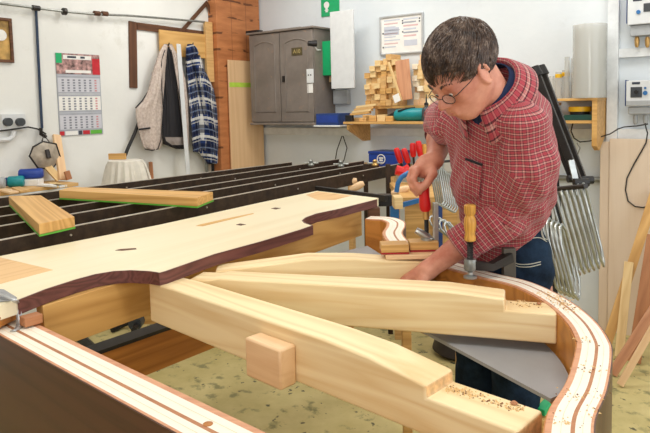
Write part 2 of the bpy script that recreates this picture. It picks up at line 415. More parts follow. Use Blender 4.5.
def band(name, mat, d0, d1, z0, z1, bev=0):
    A = offset(oc, d0); B_ = offset(oc, d1); n = len(A)
    m = MB()
    vs = [(p.x, p.y, z0) for p in A]+[(p.x, p.y, z0) for p in B_]+[(p.x, p.y, z1) for p in A]+[(p.x, p.y, z1) for p in B_]
    fs = []
    for i in range(n-1):
        j = i+1
        fs += [(2*n+i, 2*n+j, 3*n+j, 3*n+i), (i, n+i, n+j, j), (i, j, 2*n+j, 2*n+i), (n+i, 3*n+i, 3*n+j, n+j)]
    fs += [(0, 2*n, 3*n, n), (n-1, 2*n-1, 4*n-1, 3*n-1)]
    m.add(vs, fs); return m.build(name, mat, rim, ang=50)
lay = [(0, .0025, 'walnut', 'outer_veneer', 'dark glossy walnut outer face'), (.0025, .0075, 'mahog', 'lamination', 'thin reddish outermost strip'), (.0075, .033, 'maple', 'lamination', 'outer pale strip'),
       (.033, .0405, 'mahogd', 'lamination', 'narrow brown middle strip'), (.0405, .0715, 'maple', 'lamination', 'wide pale inner strip'), (.0715, .083, 'mahog', 'lamination', 'reddish inner strip')]
for d0, d1, m, nme, lb in lay:
    o = band(nme, M[m], d0, d1, RB if nme != 'lamination' else RB+.001, ZR-.0005 if nme != 'lamination' else ZR); o['label'] = lb
o = band('inner_face', M['innerwood'], .0832, .0862, RB+.001, ZR-.004); o['label'] = 'orange brown inner face'
# thin lines in the pale layers (glue joints) and the wooden dowel plug
for d in (.020, .056):
    o = band('glue_line', M['beech'], d, d+.0006, ZR-.01, ZR+.0003)
p = az(208, 424, ZR); b = MB(); b.lathe([(.008, -.004), (.008, .0006), (.0065, .001)], 20, (p.x, p.y, ZR)); b.build('dowel_plug', M['innerwood'], rim)

# ------------------------------------------------------------------ beams
def beam(name, label, A, Bp, width, prof, side, mat_top, capmat=None):
    """A,Bp: plan points of the front line; prof: outline (distance along, height); side: +1 = body lies to the left of A->B"""
    a = Vector((A[0], A[1], 0)); c = Vector((Bp[0], Bp[1], 0)); Mt = frame(a, c-a)
    t = thing(name, label, 'beam', (a.x, a.y, min(z for _, z in prof)))
    m = MB(); m.xprism(prof, 0, width*side)
    if side < 0: pass
    o = m.build('beam_body', M['sprucegrain'], t, Mt, bevel=.0025)
    return t, Mt
def beam2(name, label, line, w, prof):
    """line: front edge A->B (plan); body extends away from the viewer by w. prof: outline in (along, z)."""
    a = Vector((*line[0], 0)); c = Vector((*line[1], 0)); Mt = frame(a, c-a)      # local y = left of direction = away from viewer
    m = MB(); m.xprism(prof, 0, w)
    me = m
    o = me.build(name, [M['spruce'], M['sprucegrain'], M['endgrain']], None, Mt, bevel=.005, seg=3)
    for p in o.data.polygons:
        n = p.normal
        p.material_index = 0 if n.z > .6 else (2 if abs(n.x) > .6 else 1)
    return tag(o, label, 'beam', 'braces laid out inside the rim'), Mt
def L2(a, b): return math.hypot(b[0]-a[0], b[1]-a[1])
# front brace
A0 = (-.493, 1.688); dA = (.722, -.692); LA = .913; LE = 1.085
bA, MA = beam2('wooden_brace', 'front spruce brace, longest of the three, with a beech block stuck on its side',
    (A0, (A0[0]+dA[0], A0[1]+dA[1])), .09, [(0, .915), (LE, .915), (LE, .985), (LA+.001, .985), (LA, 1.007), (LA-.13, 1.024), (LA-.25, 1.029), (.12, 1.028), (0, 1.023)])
q = MA.inverted() @ az(247.5, 371, .917)
blk = bx('beech_block', M['beech'], q.x+.008, q.x+.122, -.047, -.001, .912, .999, M=MA, bevel=.005)
tag(blk, 'small rounded beech block stuck to the side of the front brace', 'block')
# middle brace
B0 = (-.389, 1.715); dB = (.956, -.294); LB = .849
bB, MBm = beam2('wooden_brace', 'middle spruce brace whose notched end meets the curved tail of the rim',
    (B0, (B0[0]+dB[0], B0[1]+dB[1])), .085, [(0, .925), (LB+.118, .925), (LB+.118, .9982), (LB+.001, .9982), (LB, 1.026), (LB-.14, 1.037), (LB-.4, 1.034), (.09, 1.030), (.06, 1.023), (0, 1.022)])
# rear brace
Cc0 = (-.335, 1.835); Cc1 = (.345, 1.83)
a = Vector((-.33, 1.80)); c2 = Vector((.31, 1.865)); d = (c2-a).normalized(); LC = (c2-a).length
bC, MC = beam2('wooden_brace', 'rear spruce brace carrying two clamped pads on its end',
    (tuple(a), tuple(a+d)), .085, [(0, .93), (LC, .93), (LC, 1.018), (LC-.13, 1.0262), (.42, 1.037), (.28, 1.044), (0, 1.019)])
# sawdust and crumbs on the notches and the rim
def crumbs(name, label, pts, z, n, spread, mats=('saw', 'sawd'), size=.0021):
    m = MB(); rnd = random.Random(len(name)*n)
    for i in range(n):
        q = pts[rnd.randrange(len(pts))]
        x = q[0]+rnd.gauss(0, spread); y = q[1]+rnd.gauss(0, spread); r = size*rnd.uniform(.4, 1.5); a = rnd.uniform(0, 6)
        m.cur = 0 if rnd.random() < .8 else 1
        vs = [(x+r*math.cos(a+k*2.1)*rnd.uniform(.6, 1.2), y+r*math.sin(a+k*2.1), z) for k in range(3)]+[(x, y, z+r*.7)]
        m.add(vs, [(0, 2, 1), (0, 1, 3), (1, 2, 3), (2, 0, 3)])
    o = m.build(name, [M[k] for k in mats], smooth=False); return tag(o, label, 'sawdust', kind='stuff')
ptsA = [az(x, y, .985)[:2] for x, y in [(450, 388), (460, 390), (470, 395), (480, 396), (490, 402), (500, 404), (510, 408), (520, 408), (465, 392), (455, 391)]]
crumbs('sawdust', 'sawdust scattered over the notched end of the front brace', ptsA, .9853, 320, .006)
ptsR = [az(x, y, 1.0)[:2] for x, y in [(545, 293), (552, 298), (560, 300), (566, 304), (558, 296), (570, 309), (560, 303)]]
crumbs('sawdust', 'sawdust scattered on the curved rim beside the middle brace', ptsR, 1.0005, 260, .012)
ptsB = [az(x, y, 1.0)[:2] for x, y in [(515, 303), (520, 301), (530, 303), (525, 306), (540, 305)]]
crumbs('sawdust', 'sawdust on the notch at the end of the middle brace', ptsB, .9984, 120, .007)
ptsR = [az(x, y, 1.0)[:2] for x, y in [(585, 340), (590, 370), (575, 395), (585, 410), (560, 420), (600, 395)]]
crumbs('sawdust', 'fine sawdust specks along the near pale edge of the rim', ptsR, 1.0005, 120, .014)
def chip(label, x, y, z, r):
    p = az(x, y, z); m = MB(); n = 10
    m.lathe([(r*.8, 0), (r, r*.3), (r*.5, r*.7)], 7, (p.x, p.y, z)); o = m.build('bark_crumb', M['mahogd'], smooth=False)
    return tag(o, label, 'crumb')
chip('reddish crumb of wood on the notch of the middle brace', 539, 304, 1.0, .006)
chip('flat brownish crumb of wood on the notch of the front brace', 514, 404, .9855, .007)

# grey board under the braces
inner = offset(oc, RIMW+.006)
rim_in = [p for p in inner if p.y > 1.15 and p.x > .2 and p.y < 2.45]
e0 = az(553, 400, .9); e1 = az(434, 337, .9)
pts = [(e0.x-.005, e0.y+.0)] + [(p.x-.004, p.y) for p in rim_in if p.y > e0.y+.03] + [(.17, 2.60), (-.12, 2.35)]
b = MB(); b.prism(pts, .895, .903); tag(b.build('grey_board', M['cardgrey'], smooth=False), 'flat grey board lying level beneath the middle and rear braces', 'board')

# ------------------------------------------------------------------ key bed panel
ZP = 1.06
fr = [(17, 300), (45, 289), (75, 279.4), (95, 274), (113, 271), (131, 270), (150.5, 271), (160, 272.5), (165, 271), (214, 254), (260, 241.5), (300, 229.5), (311.5, 225.5), (304, 223), (301.5, 220.5), (305, 217.5), (316, 213.5), (340, 208.5), (376, 199.4)]
front = [az(x, y, ZP) for x, y in fr]
back = [az(378.5, 198, ZP), az(317, 190.8, ZP), az(260, 202.6, ZP), az(160, 224.6, ZP), az(0, 256, ZP), az(-60, 272, ZP), az(-40, 318, ZP)]
pts = [(p.x, p.y) for p in front+back]
kd = (front[-1]-front[0]).normalized(); MK = frame((front[0].x, front[0].y, 0), (kd.x, kd.y, 0)); MKi = MK.inverted()
kp = thing('key_bed_panel', 'broad pale spruce panel with a scalloped dark walnut front edge, lying across the rim', 'panel', (front[6].x, front[6].y, 1.025))
loc = [MKi @ Vector((x, y, 0)) for x, y in pts]
b = MB(); b.prism([(p.x, p.y) for p in loc], 1.026, ZP); b.build('panel_board', M['panel'], kp, MK, smooth=False)
# walnut edging: a strip along the front
fl = [MKi @ Vector((p.x, p.y, 0)) for p in front]; fl2 = [Vector((p.x, p.y)) for p in fl]
def offs(P, d):
    out = []
    for i, p in enumerate(P):
        a = P[max(0, i-1)]; c = P[min(len(P)-1, i+1)]; t = (c-a).normalized(); out.append(p+Vector((t.y, -t.x))*d)
    return out
o1 = offs(fl2, .0015); o2 = offs(fl2, .006)
vs = []; fs = []; n = len(o1); b = MB()
vs = [(p.x, p.y, z) for z in (1.0255, ZP+.0004) for P in (o1, o2) for p in P]
for i in range(n-1):
    j = i+1; fs += [(i, j, n+j, n+i), (2*n+i, 3*n+i, 3*n+j, 2*n+j), (n+i, n+j, 3*n+j, 3*n+i), (i, 2*n+i, 2*n+j, j)]
fs += [(0, n, 3*n, 2*n), (n-1, 3*n-1, 4*n-1, 2*n-1)][:1]+[(n-1, 3*n-1, 4*n-1, 2*n-1)]
b.add(vs, fs); o = b.build('edge_strip', M['walnutedge'], kp, MK, ang=30); o['label'] = 'dark purplish walnut edging'
def patch(px, label, mat='patch'):
    q = [MKi @ az(x, y, ZP) for x, y in px]
    b = MB(); b.prism([(p.x, p.y) for p in q], ZP-.001, ZP+.0006); o = b.build('inlay', M[mat], kp, MK, smooth=False); o['label'] = label
patch([(-40, 247), (0, 257.5), (53, 270), (0, 284), (-40, 292)], 'pointed tan inlay at the left')
patch([(306, 195), (318, 191.5), (352, 195.5), (335, 200), (318, 200)], 'reddish tan inlay at the far end')
# knots and a resin streak, as little flush plugs
def plug(px, col, nm='knot'):
    q = [MKi @ az(x, y, ZP) for x, y in px]
    b = MB(); b.prism([(p.x, p.y) for p in q], ZP-.001, ZP+.0008); b.build(nm, M[col], kp, MK, smooth=False)
plug([(115, 250.5), (120, 249.2), (136, 248.2), (136.5, 249.4), (122, 250.8)], 'timber')
plug([(236, 224.8), (240, 223.6), (246, 224.6), (241, 225.6)], 'timber'); plug([(271, 208.6), (275, 207.6), (281, 208.2), (276, 209.4)], 'timber')
plug([(196, 226), (200, 224.6), (225, 219), (253, 213.2), (254, 213.8), (226, 220.6), (203, 226.2)], 'oak', 'resin_streak')
# belly rail below the panel
BL0 = Vector((-.70, 1.50)); BL1 = Vector((.16, 2.80)); dd = (BL1-BL0).normalized()
MBR = frame((BL0.x, BL0.y, 0), (dd.x, dd.y, 0)); LBR = (BL1-BL0).length
b = MB(); b.bb(0, LBR, 0, .03, .905, 1.024); o = b.build('belly_rail', M['railwood'], None, MBR, bevel=.002)
tag(o, 'ochre plank on edge running under the walnut edge of the panel', 'rail')
# far end: light post block, and dark brown cheek under the far corner
q = az(366, 226, .98); 
o = stick('corner_post', M['orangewood'], (.175, 2.735, .93), (.175, 2.735, 1.024), .03, .03); tag(o, 'short orange brown upright under the far corner of the panel', 'post')
o = bx('cheek_block', M['timber'], .19, .245, 2.82, 2.87, .98, 1.025, bevel=.002); tag(o, 'small dark brown block under the far corner of the panel beside the rim end', 'block')
# near left corner: bent clear strip, brown cheek, hardwood offcut, grey sheet
q = az(31, 318, 1.0)
o = stick('cheek_block', M['mahogd'], az(22, 322, 1.015), az(40, 317, 1.015), .03, .022, bevel=.002); tag(o, 'reddish brown block between the near end of the panel and the rim', 'block')
a0 = az(-6, 314, 1.04); a1 = az(19, 319, 1.04)
m = MB()
pth = [az(0, 293, ZP+.012), az(10, 296, ZP+.012), az(17.5, 300, ZP+.010), az(19.6, 303, 1.052), az(21.5, 312, 1.03), az(22.5, 322, 1.008), az(20.5, 328, 1.003), az(16, 330.5, 1.003)]
back_ = Vector((-.012, -.004, 0))
P = catmull(pth, 5); m.grid([[p for p in P], [p+back_ for p in P]])
tag(m.build('bent_strip', M['alu'], solid=.002, ang=180), 'bent shiny strip hooked over the near left corner of the panel', 'strip')
mcut = frame(az(8, 328, 1.002)+Vector((-.06, .02, 0)), (1, -.2, 0))
m = MB(); m.xprism([(-.09, 0), (.0, 0), (.052, .004), (.058, .03), (.05, .045), (.03, .042), (.0, .028), (-.09, .032)], -.03, .05)
tag(m.build('hardwood_offcut', [M['innerwood']], None, mcut, bevel=.003), 'rough rounded brown offcut at the left end of the rim', 'offcut')
m = MB(); q = [az(x, y, ZP+.001) for x, y in [(-30, 287), (4, 290.5), (17, 298.5), (12, 300.5), (-30, 306)]]
m.prism([(p.x, p.y) for p in q], ZP+.0012, ZP+.004); tag(m.build('grey_sheet', M['cardgrey'], smooth=False), 'thin grey sheet lying on the near left corner of the panel', 'sheet')

# ------------------------------------------------------------------ long steel rails behind the panel
rails = [((0, 240), (403, 163), 'nearest'), ((0, 226), (379, 162), 'second'), ((0, 216.5), (364, 160.6), 'third'), ((-20, 210), (339, 159), 'fourth'), ((-20, 200), (292, 162), 'farthest')]
words = {'nearest': 'dark steel rail lying nearest the pale panel', 'second': 'dark steel rail directly behind the nearest one', 'third': 'middle one of the five dark steel rails', 'fourth': 'dark steel rail between the middle and the farthest one', 'farthest': 'dark steel rail closest to the white wall'}
ZT = 1.09; RL = []
for i, (p, q, w) in enumerate(rails):
    a = az(*p, ZT); c = az(*q, ZT); dd = (c-a).normalized()
    if i == 0: RLdir = dd
    a2 = a-dd*.25
    t = thing('steel_rail', words[w], 'rail', (a2.x, a2.y, ZT-.075), 'parallel steel rails of the glueing frame')
    Mt = frame((a2.x, a2.y, 0), dd); L = (c-a2).length
    m = MB(); m.bb(0, L, 0, .008, ZT-.075, ZT-.003); m.bb(0, L, .0085, .032, ZT-.075, ZT-.067); m.build('web', M['steel'], t, Mt)
    m = MB(); m.bb(0, L, 0, .012, ZT-.0028, ZT); m.build('top_edge', M['steeltop'], t, Mt)
    m = MB()
    for k in range(4): m.cyl((.5+k*L*.22, -.004, ZT-.03), (.5+k*L*.22, .001, ZT-.03), .004, 8)
    m.build('rivet', M['steeltop'], t, Mt); RL.append((Mt, L))
# end posts that carry the rails, with feet
def post(label, x, y0, y1, D, w=.03):
    a = ay(x, y0, D); c = ay(x, y1, D)
    t = thing('frame_post', label, 'post', (a.x, a.y, 0), 'posts of the glueing frame')
    bx('upright', M['steel'], a.x-w/2, a.x+w/2, a.y-w/2, a.y+w/2, 0, a.z, t)
    return t, a
post('black steel post at the far end of the nearest rail', 388, 164, 200, 3.98)
post('black steel post at the far end of the second rail', 365.5, 164, 190, 4.16)
a = az(-25, 235, 1.0)
post('black steel post under the near end of the rails', -40, 236, 260, 1.95)
for w_, x, y, D in (('cap', 321, 165, 4.6), ('cap', 315, 163, 4.75)): pass
# dark bar along the far end of the panel with a block at its end
b0 = az(316, 189.5, 1.05); b1 = az(380, 199, 1.05)
o = stick('iron_bar', M['iron'], b0+Vector((0, .03, .0)), b1+Vector((.03, .015, 0)), .02, .03); tag(o, 'dark iron bar along the far end of the pale panel', 'bar')
q = az(384, 205, 1.0); o = bx('iron_block', M['black'], q.x-.03, q.x+.035, q.y-.045, q.y+.02, 1.0, 1.055, bevel=.003); tag(o, 'black iron block at the far corner of the pale panel', 'block')
# small steel knobs on the rail ends
for x, y, lb in ((311, 166, 'small grey clamp head on the fourth rail end'), (375, 166, 'small brassy clamp head on the second rail end'), (341, 167, 'small grey clamp head on the third rail end')):
    q = az(x, y, ZT)
    t = thing('clamp_head', lb, 'clamp', (q.x, q.y, ZT)); m = MB(); m.lathe([(.02, 0), (.022, .008), (.014, .02), (.016, .035), (.008, .042)], 12, (q.x, q.y, ZT+.0005)); m.build('knob', M['greysteel'] if 'grey' in lb else M['brass'], t)
    m = MB(); m.cyl((q.x-.05, q.y, ZT+.02), (q.x+.05, q.y, ZT+.02), .005, 8); m.build('crossbar', M['chrome'], t)

# ------------------------------------------------------------------ loose planks with green edges
zt = ZT+.001; h = .042
def gplank(label, corners, group='planks with green edges'):
    """corners: near-left, near-right, far-right, far-left of the top face"""
    q = [az(x, y, zt+h) for x, y in corners]; d = (q[1]-q[0]).normalized() if (q[1]-q[0]).length > (q[3]-q[0]).length else (q[3]-q[0]).normalized()
    Mt = frame((q[0].x, q[0].y, 0), (d.x, d.y, 0)); Mi = Mt.inverted(); L = [Mi @ p for p in q]
    t = thing('green_edged_plank', label, 'plank', (q[0].x, q[0].y, zt), group)
    m = MB(); m.prism([(p.x, p.y) for p in L], zt+.006, zt+h); m.build('plank', M['oak'], t, Mt, bevel=.002)
    c = sum((p for p in L), Vector())/4; m = MB(); m.prism([((p.x-c.x)*1.004+c.x, (p.y-c.y)*1.01+c.y) for p in L], zt, zt+.0058); m.build('green_edge', M['green'], t, Mt)
gplank('short wide plank with a green underside lying across the rails at the left', [(38.8, 224), (74.5, 216.5), (41, 195.2), (8.6, 196)])
gplank('longer narrow plank with a green underside lying across the rails farther back', [(59, 190.3), (197, 197.8), (213, 191.8), (70, 186.8)])

# ------------------------------------------------------------------ trestles and things under the piano
p0 = az(60, 366, .6); p1 = az(200, 317, .6); dd = (p1-p0).normalized(); Mt = frame((p0.x, p0.y, 0), dd)
t = thing('trestle', 'long low trestle with dark top strip and orange brown side under the piano', 'trestle', (p0.x, p0.y, 0))
m = MB(); m.bb(-.3, 1.75, 0, .06, .44, .59); m.build('side_board', M['innerwood'], t, Mt, bevel=.002)
m = MB(); m.bb(-.3, 1.75, 0, .08, .591, .605); m.build('top_strip', M['iron'], t, Mt)
for x in (-.25, 1.7):
    m = MB(); m.bb(x-.03, x+.03, .005, .055, 0, .439); m.build('leg', M['innerwood'], t, Mt)
for (x, y, h_) in ((.45, 1.15, 0), (-.45, 1.2, 0), (.1, 2.45, 0)): pass
# legs that carry the rim, out of the viewer's sight line
for lb, x, y in (('wooden prop under the straight side of the rim', -.62, 1.36), ('wooden prop under the near end of the rim', .21, .68)):
    o = bx('rim_prop', M['oak'], x-.02, x+.02, y-.02, y+.02, 0, RB-.001); tag(o, lb, 'prop')
o = bx('rim_prop', M['oak'], .32, .36, 2.66, 2.70, 0, RB-.001); tag(o, 'wooden prop under the far end of the curved rim', 'prop')
# things lying on the floor
q = az(128, 326, .02)
t = thing('floor_clamp', 'black clamp lying on the floor seen through the frame', 'clamp', (q.x, q.y, 0))
m = MB(); a = az(80, 337, .02); c = az(96, 352, .02); m.tube([a, c], .03, 8); m.build('bar', M['black'], t)
m = MB(); m.cyl(az(137, 331, .02)+Vector((0, -.04, .06)), az(137, 331, .02)+Vector((0, .04, .06)), .045, 20); m.build('wheel', M['dgrey'], t)
m = MB(); m.tube([az(112, 330, .02), az(124, 324, .03), az(138, 320, .06), az(134, 330, .08)], .02, 8); m.build('jaw', M['black'], t)
m = MB(); q = az(461, 353, 0); m.lathe([(.13, 0), (.17, .03), (.15, .10), (.10, .12)], 24, (q.x, q.y, 0)); tag(m.build('rubber_bowl', M['leather']), 'dark round bowl on the floor behind the middle brace', 'bowl')
q0 = az(540, 412, .55); q1 = az(552, 400, .55); o = stick('green_batten', M['greenp'], q0, q1+(q1-q0), .03, .02); tag(o, 'small bright green batten below the tail of the rim', 'batten')
q = az(540, 412, .55); 
o = bx('trestle_post', M['oak'], q0.x-.02, q0.x+.02, q0.y-.02, q0.y+.02, 0, .535); tag(o, 'slim post carrying the green batten under the rim', 'post')

# ------------------------------------------------------------------ pads, strip and clamps on the rear brace
Mt = frame(Vector((0, 0, 0))+az(384, 262, 1.03), (1, .09, 0)); Mti = Mt.inverted()
s_ = az(380, 259, 1.028); e_ = az(431, 260, 1.028)
zb = 1.0275
o = bx('clamping_strip', M['beech'],   .178, .372, 1.862, 1.935, 1.0268, 1.040, bevel=.002); tag(o, 'thin pale beech strip under the two clamping pads', 'strip')
def pad(lb, x0, x1, y0, y1):
    t = thing('clamping_pad', lb, 'pad', ((x0+x1)/2, (y0+y1)/2, 1.041), 'pads under the clamp')
    bx('felt', M['redd'], x0, x1, y0, y1, 1.0405, 1.0455, t, bevel=.001); bx('wood_block', M['oak'], x0, x1, y0, y1, 1.046, 1.070, t, bevel=.002)
pad('left wooden clamping pad with red felt underneath', .165, .25, 1.875, 1.935)
pad('right wooden clamping pad with red felt, directly under the clamp screw', .256, .345, 1.90, 1.96)
CLX, CLY = .315, 1.935
t = thing('red_handled_clamp', 'steel clamp with a red screw handle held in the raised hand', 'clamp', (CLX, CLY, 1.07))
def pz(y, D=CLY): return EYE.z-(y-102.4)*D/F
top = Vector((CLX-.012, CLY+.004, pz(182))); hb = Vector((CLX-.004, CLY, pz(212)))
m = MB(); ax_ = (top-hb).normalized(); Lh = (top-hb).length; Mh = frame(hb, (0, 1, 0), ax_)
m.lathe([(.012, 0), (.017, .006), (.0185, Lh*.25), (.0165, Lh*.5), (.0185, Lh*.75), (.016, Lh*.96), (.008, Lh)], 18); m.build('handle', M['red'], t, Mh)
m = MB(); m.cyl((CLX-.003, CLY, pz(220)), (CLX-.004, CLY, pz(212)), .0105, 16); m.build('ferrule', M['brass'], t)
m = MB(); z0, z1 = pz(238), pz(220); n = 40
m.lathe([(.0075 if k % 2 else .0065, z0+(z1-z0)*k/n-z0) for k in range(n+1)], 14, (CLX-.002, CLY, z0)); m.build('screw', M['black'], t)
m = MB(); m.tube([(CLX-.035, CLY, pz(231)), (CLX-.01, CLY-.004, pz(236)), (CLX+.026, CLY+.004, pz(246))], [.010, .013, .011], 10); m.build('sliding_arm', M['chrome'], t)
m = MB(); m.lathe([(.020, 0), (.020, .005), (.010, .009), (.009, .02)], 18, (CLX, CLY, 1.0705)); m.build('foot', M['chrome'], t)
m = MB(); bxx = CLX+.026; m.bb(bxx-.005, bxx+.009, CLY-.006, CLY+.022, .86, pz(204)); 
m.build('bar', M['chrome'], t, bevel=.001)
m = MB(); m.tube([(bxx, CLY+.01, .865), (CLX-.03, CLY-.01, .862)], .01, 8); m.build('fixed_jaw', M['chrome'], t)
# clamp with a wooden handle on the rim near the man's hip
HX, HY = .403, 1.735
def py_(y, D=HY): return EYE.z-(y-101.5)*D/F
t = thing('wooden_handled_clamp', 'old iron clamp with a turned wooden handle standing on the rim before the man', 'clamp', (HX, HY, ZR))
zt_, zb_ = py_(205), py_(243); Lh = zt_-zb_
m = MB(); m.lathe([(.010, 0), (.0155, .003), (.0165, Lh*.1), (.0135, Lh*.22), (.0165, Lh*.34), (.0175, Lh*.5), (.016, Lh*.62), (.0125, Lh*.7), (.0165, Lh*.78), (.0165, Lh*.97), (.012, Lh)], 18)
m.build('handle', M['handle'], t, Matrix.Translation((HX, HY, zb_)))
z0, z1 = ZR+.02, zb_; n = 36; m = MB(); m.lathe([(.0095 if k % 2 else .0075, (z1-z0)*k/n) for k in range(n+1)], 14, (HX, HY, z0)); m.build('screw', M['iron'], t)
m = MB(); m.lathe([(.010, 0), (.019, .002), (.019, .007), (.008, .012), (.007, .02)], 16, (HX, HY, ZR+.0008)); m.build('foot', M['chrome'], t)
m = MB(); m.tube([(HX-.012, HY, py_(267)), (HX+.004, HY, py_(267)), (HX+.06, HY+.005, py_(270)), (HX+.125, HY+.045, py_(264))], [.015, .019, .015, .019], 4); m.build('arm', M['iron'], t)
m = MB(); m.lathe([(.016, -.016), (.018, -.010), (.018, .010), (.016, .016)], 14, (HX, HY, py_(267))); m.build('nut', M['greysteel'], t)
m = MB(); q = (HX+.125, HY+.055); m.bb(q[0]-.018, q[0]+.018, q[1]-.012, q[1]+.012, .70, py_(255)); m.build('bar', plain('tarnished steel', '5e5850', .45, .4), t, bevel=.002)
# ------------------------------------------------------------------ left wall
def wbox(name, mat, px, off0, off1, M_, fn, parent=None, bevel=.002):
    x0, x1, yt, yb = px
    s0, s1, z0, z1 = ws(x0, x1, yt, yb, off1, fn)
    sgn = 1 if M_ is ML else -1
    s0, s1 = min(s0, s1), max(s0, s1); a, c = sorted((sgn*off0, sgn*off1))
    return bx(name, mat, s0, s1, a, c, z0, z1, parent, M_, bevel)
def wth(name, label, cat, x, y, off, M_, fn, group=None):
    p = M_ @ Vector((fn(x, y, off).x, (off if M_ is ML else -off), fn(x, y, off).z)); return thing(name, label, cat, p, group)
# framed picture
t = wth('framed_picture', 'framed picture with a brown wooden frame high on the left wall', 'picture', 0, 60, .02, ML, wl)
s1_, s0_, z0, z1 = ws(-20, 13, 17, 62, .02, wl); s0_, s1_ = min(s0_, s1_), max(s0_, s1_)
m = MB(); f = .018
for q in ((s0_, s1_, z0, z0+f), (s0_, s1_, z1-f, z1), (s0_, s0_+f, z0+f, z1-f), (s1_-f, s1_, z0+f, z1-f)): m.bb(q[0], q[1], .002, .022, q[2], q[3])
m.build('picture_frame', M['timber'], t, ML, bevel=.002)
m = MB(); m.bb(s0_+f, s1_-f, .004, .010, z0+f, z1-f); m.build('picture', plain('ochre print', 'b08c50', .7, 0, .4, 12), t, ML)
m = MB(); zc = (z0+z1)/2+.03; m.lathe([(.03, 0), (.035, .004), (.0, .006)], 14, (0, 0, 0)); 
m.build('white_flower', M['paper'], t, ML @ Matrix.Translation((s0_+.07, .0105, zc)) @ Matrix.Rotation(-PI/2, 4, 'X'))
# conduits
def wtube(name, pts, r, mat, M_, fn, off, label, cat, n=8):
    P = []
    for x, y in pts:
        q = fn(x, y, off); P.append(M_ @ Vector((q.x, off if M_ is ML else -off, q.z)))
    m = MB(); m.tube(P, r, n); return tag(m.build(name, mat), label, cat)
wtube('conduit', [(-30, 2), (0, 3.5), (36, 8), (64, 11.5), (90, 14), (128, 15.5), (160, 18), (205, 22)], .008, M['greysteel'], ML, wl, .045, 'grey pipe running along the top of the left wall', 'pipe')
for x, y, w, lb in ((35, 8, .03, 'junction where the dark blue cable drops'), (64, 11.5, .014, 'thin bracket left of the pair'), (96, 13.3, .028, 'first of the two brown couplings'), (104, 13.6, .028, 'second of the two brown couplings')):
    q = wl(x, y, .045); m = MB(); m.cyl((q.x-w, .045, q.z), (q.x+w*.6, .045, q.z), .017 if w > .02 else .024, 12)
    tag(m.build('pipe_coupling', M['timber'] if 'brown' in lb else M['iron'], None, ML), 'pipe fitting, the '+lb+' on the top pipe' , 'fitting')
wtube('cable_drop', [(36, 9), (38, 50), (40, 90), (42, 128)], .009, plain('dark blue cable', '1c3350', .5), ML, wl, .014, 'thick dark blue cable hanging down the left wall', 'cable')
wtube('cable', [(-20, 131), (0, 131), (15, 129), (28, 127), (38, 129), (46, 134)], .005, M['black'], ML, wl, .03, 'thin black cable looping from the round sockets', 'cable')
wtube('hook_pipe', [(41, 128), (41, 134), (46, 137)], .012, M['iron'], ML, wl, .03, 'dark cable clip above the hexagonal visor', 'clip')
# calendar
t = wth('wall_calendar', 'tall three month wall calendar with a red picture on top', 'calendar', 80, 136, .01, ML, wl)
cx0, cx1, cz0, cz1 = ws(58, 101.5, 54, 135, .01, wl); cx0, cx1 = min(cx0, cx1), max(cx0, cx1); cw = cx1-cx0; ch = cz1-cz0
m = MB(); m.bb(cx0, cx1, .001, .005, cz0, cz1); m.build('sheet', M['pgrey'], t, ML)
def cr(a0, a1, v0, v1, mat, nm, y=.0052, th=.0008):    # a: 0 left..1 right as seen, v: 0 top..1 bottom
    m = MB(); m.bb(cx1-a1*cw, cx1-a0*cw, y, y+th, cz1-v1*ch, cz1-v0*ch); return m.build(nm, mat, t, ML, smooth=False)
cr(0, 1, 0, .25, plain('calendar picture', 'a4807c', .7, 0, .55, 34), 'picture'); cr(.0, .13, 0, .12, M['greenp'], 'picture', .0062)
cr(.16, .8, .02, .07, M['paper'], 'title_strip', .0062); cr(.82, 1, .05, .25, M['inkr'], 'red_column', .0062); cr(.2, .78, .2, .235, M['paper'], 'title_strip', .0062)
cr(.25, .45, .03, .055, M['ink'], 'title_print', .0072); cr(.55, .65, .03, .055, M['ink'], 'title_print', .0072)
for v in (.265, .49, .72):
    cr(.02, .98, v, v+.205, M['paper'] if v == .49 else plain('pale print block', 'ccccd4', .8, 0, .02), 'month_block'); cr(.02, .98, v+.005, v+.03, M['pgrey'], 'month_name', .0062)
    m = MB(); mr = MB()
    for r in range(5):
        for k in range(7):
            a = .1+k*.125; vv = v+.05+r*.032; tgt = mr if k >= 6 else m
            tgt.bb(cx1-(a+.05)*cw, cx1-a*cw, .0062, .0068, cz1-(vv+.018)*ch, cz1-vv*ch)
    m.build('printed_dates', plain('date print', '7c7e8a', .8), t, ML, smooth=False); mr.build('sunday_print', plain('faint red print', 'c88a90', .8), t, ML, smooth=False)
cr(0, 1, .94, 1, M['pgrey'], 'footer', .0062); cr(0, .1, .945, .995, M['inkr'], 'footer_mark', .0072); cr(.12, .4, .945, .995, M['paper'], 'footer_mark', .0072)
cr(.42, .5, .945, .995, M['ink'], 'footer_mark', .0072); cr(.52, .68, .945, .995, M['inkr'], 'footer_mark', .0072); cr(.70, .97, .945, .995, M['green'], 'footer_mark', .0072)
# sockets
t = wth('socket_pair', 'white wall socket with two round dark plugs', 'socket', 12, 128, .03, ML, wl)
wbox('plate', M['whitep'], (2, 26, 114, 130), .001, .03, ML, wl, t)
for x in (9, 21.5):
    q = wl(x, 122, .06); m = MB(); m.cyl((q.x, .031, q.z), (q.x, .062, q.z), .026, 20); m.build('plug', M['dgrey'], t, ML)
wtube('bent_pipe', [(-25, 139), (0, 140), (9, 139.5), (13, 136), (14, 131)], .016, M['whitep'], ML, wl, .03, 'thick white bent tube below the wall socket', 'pipe')
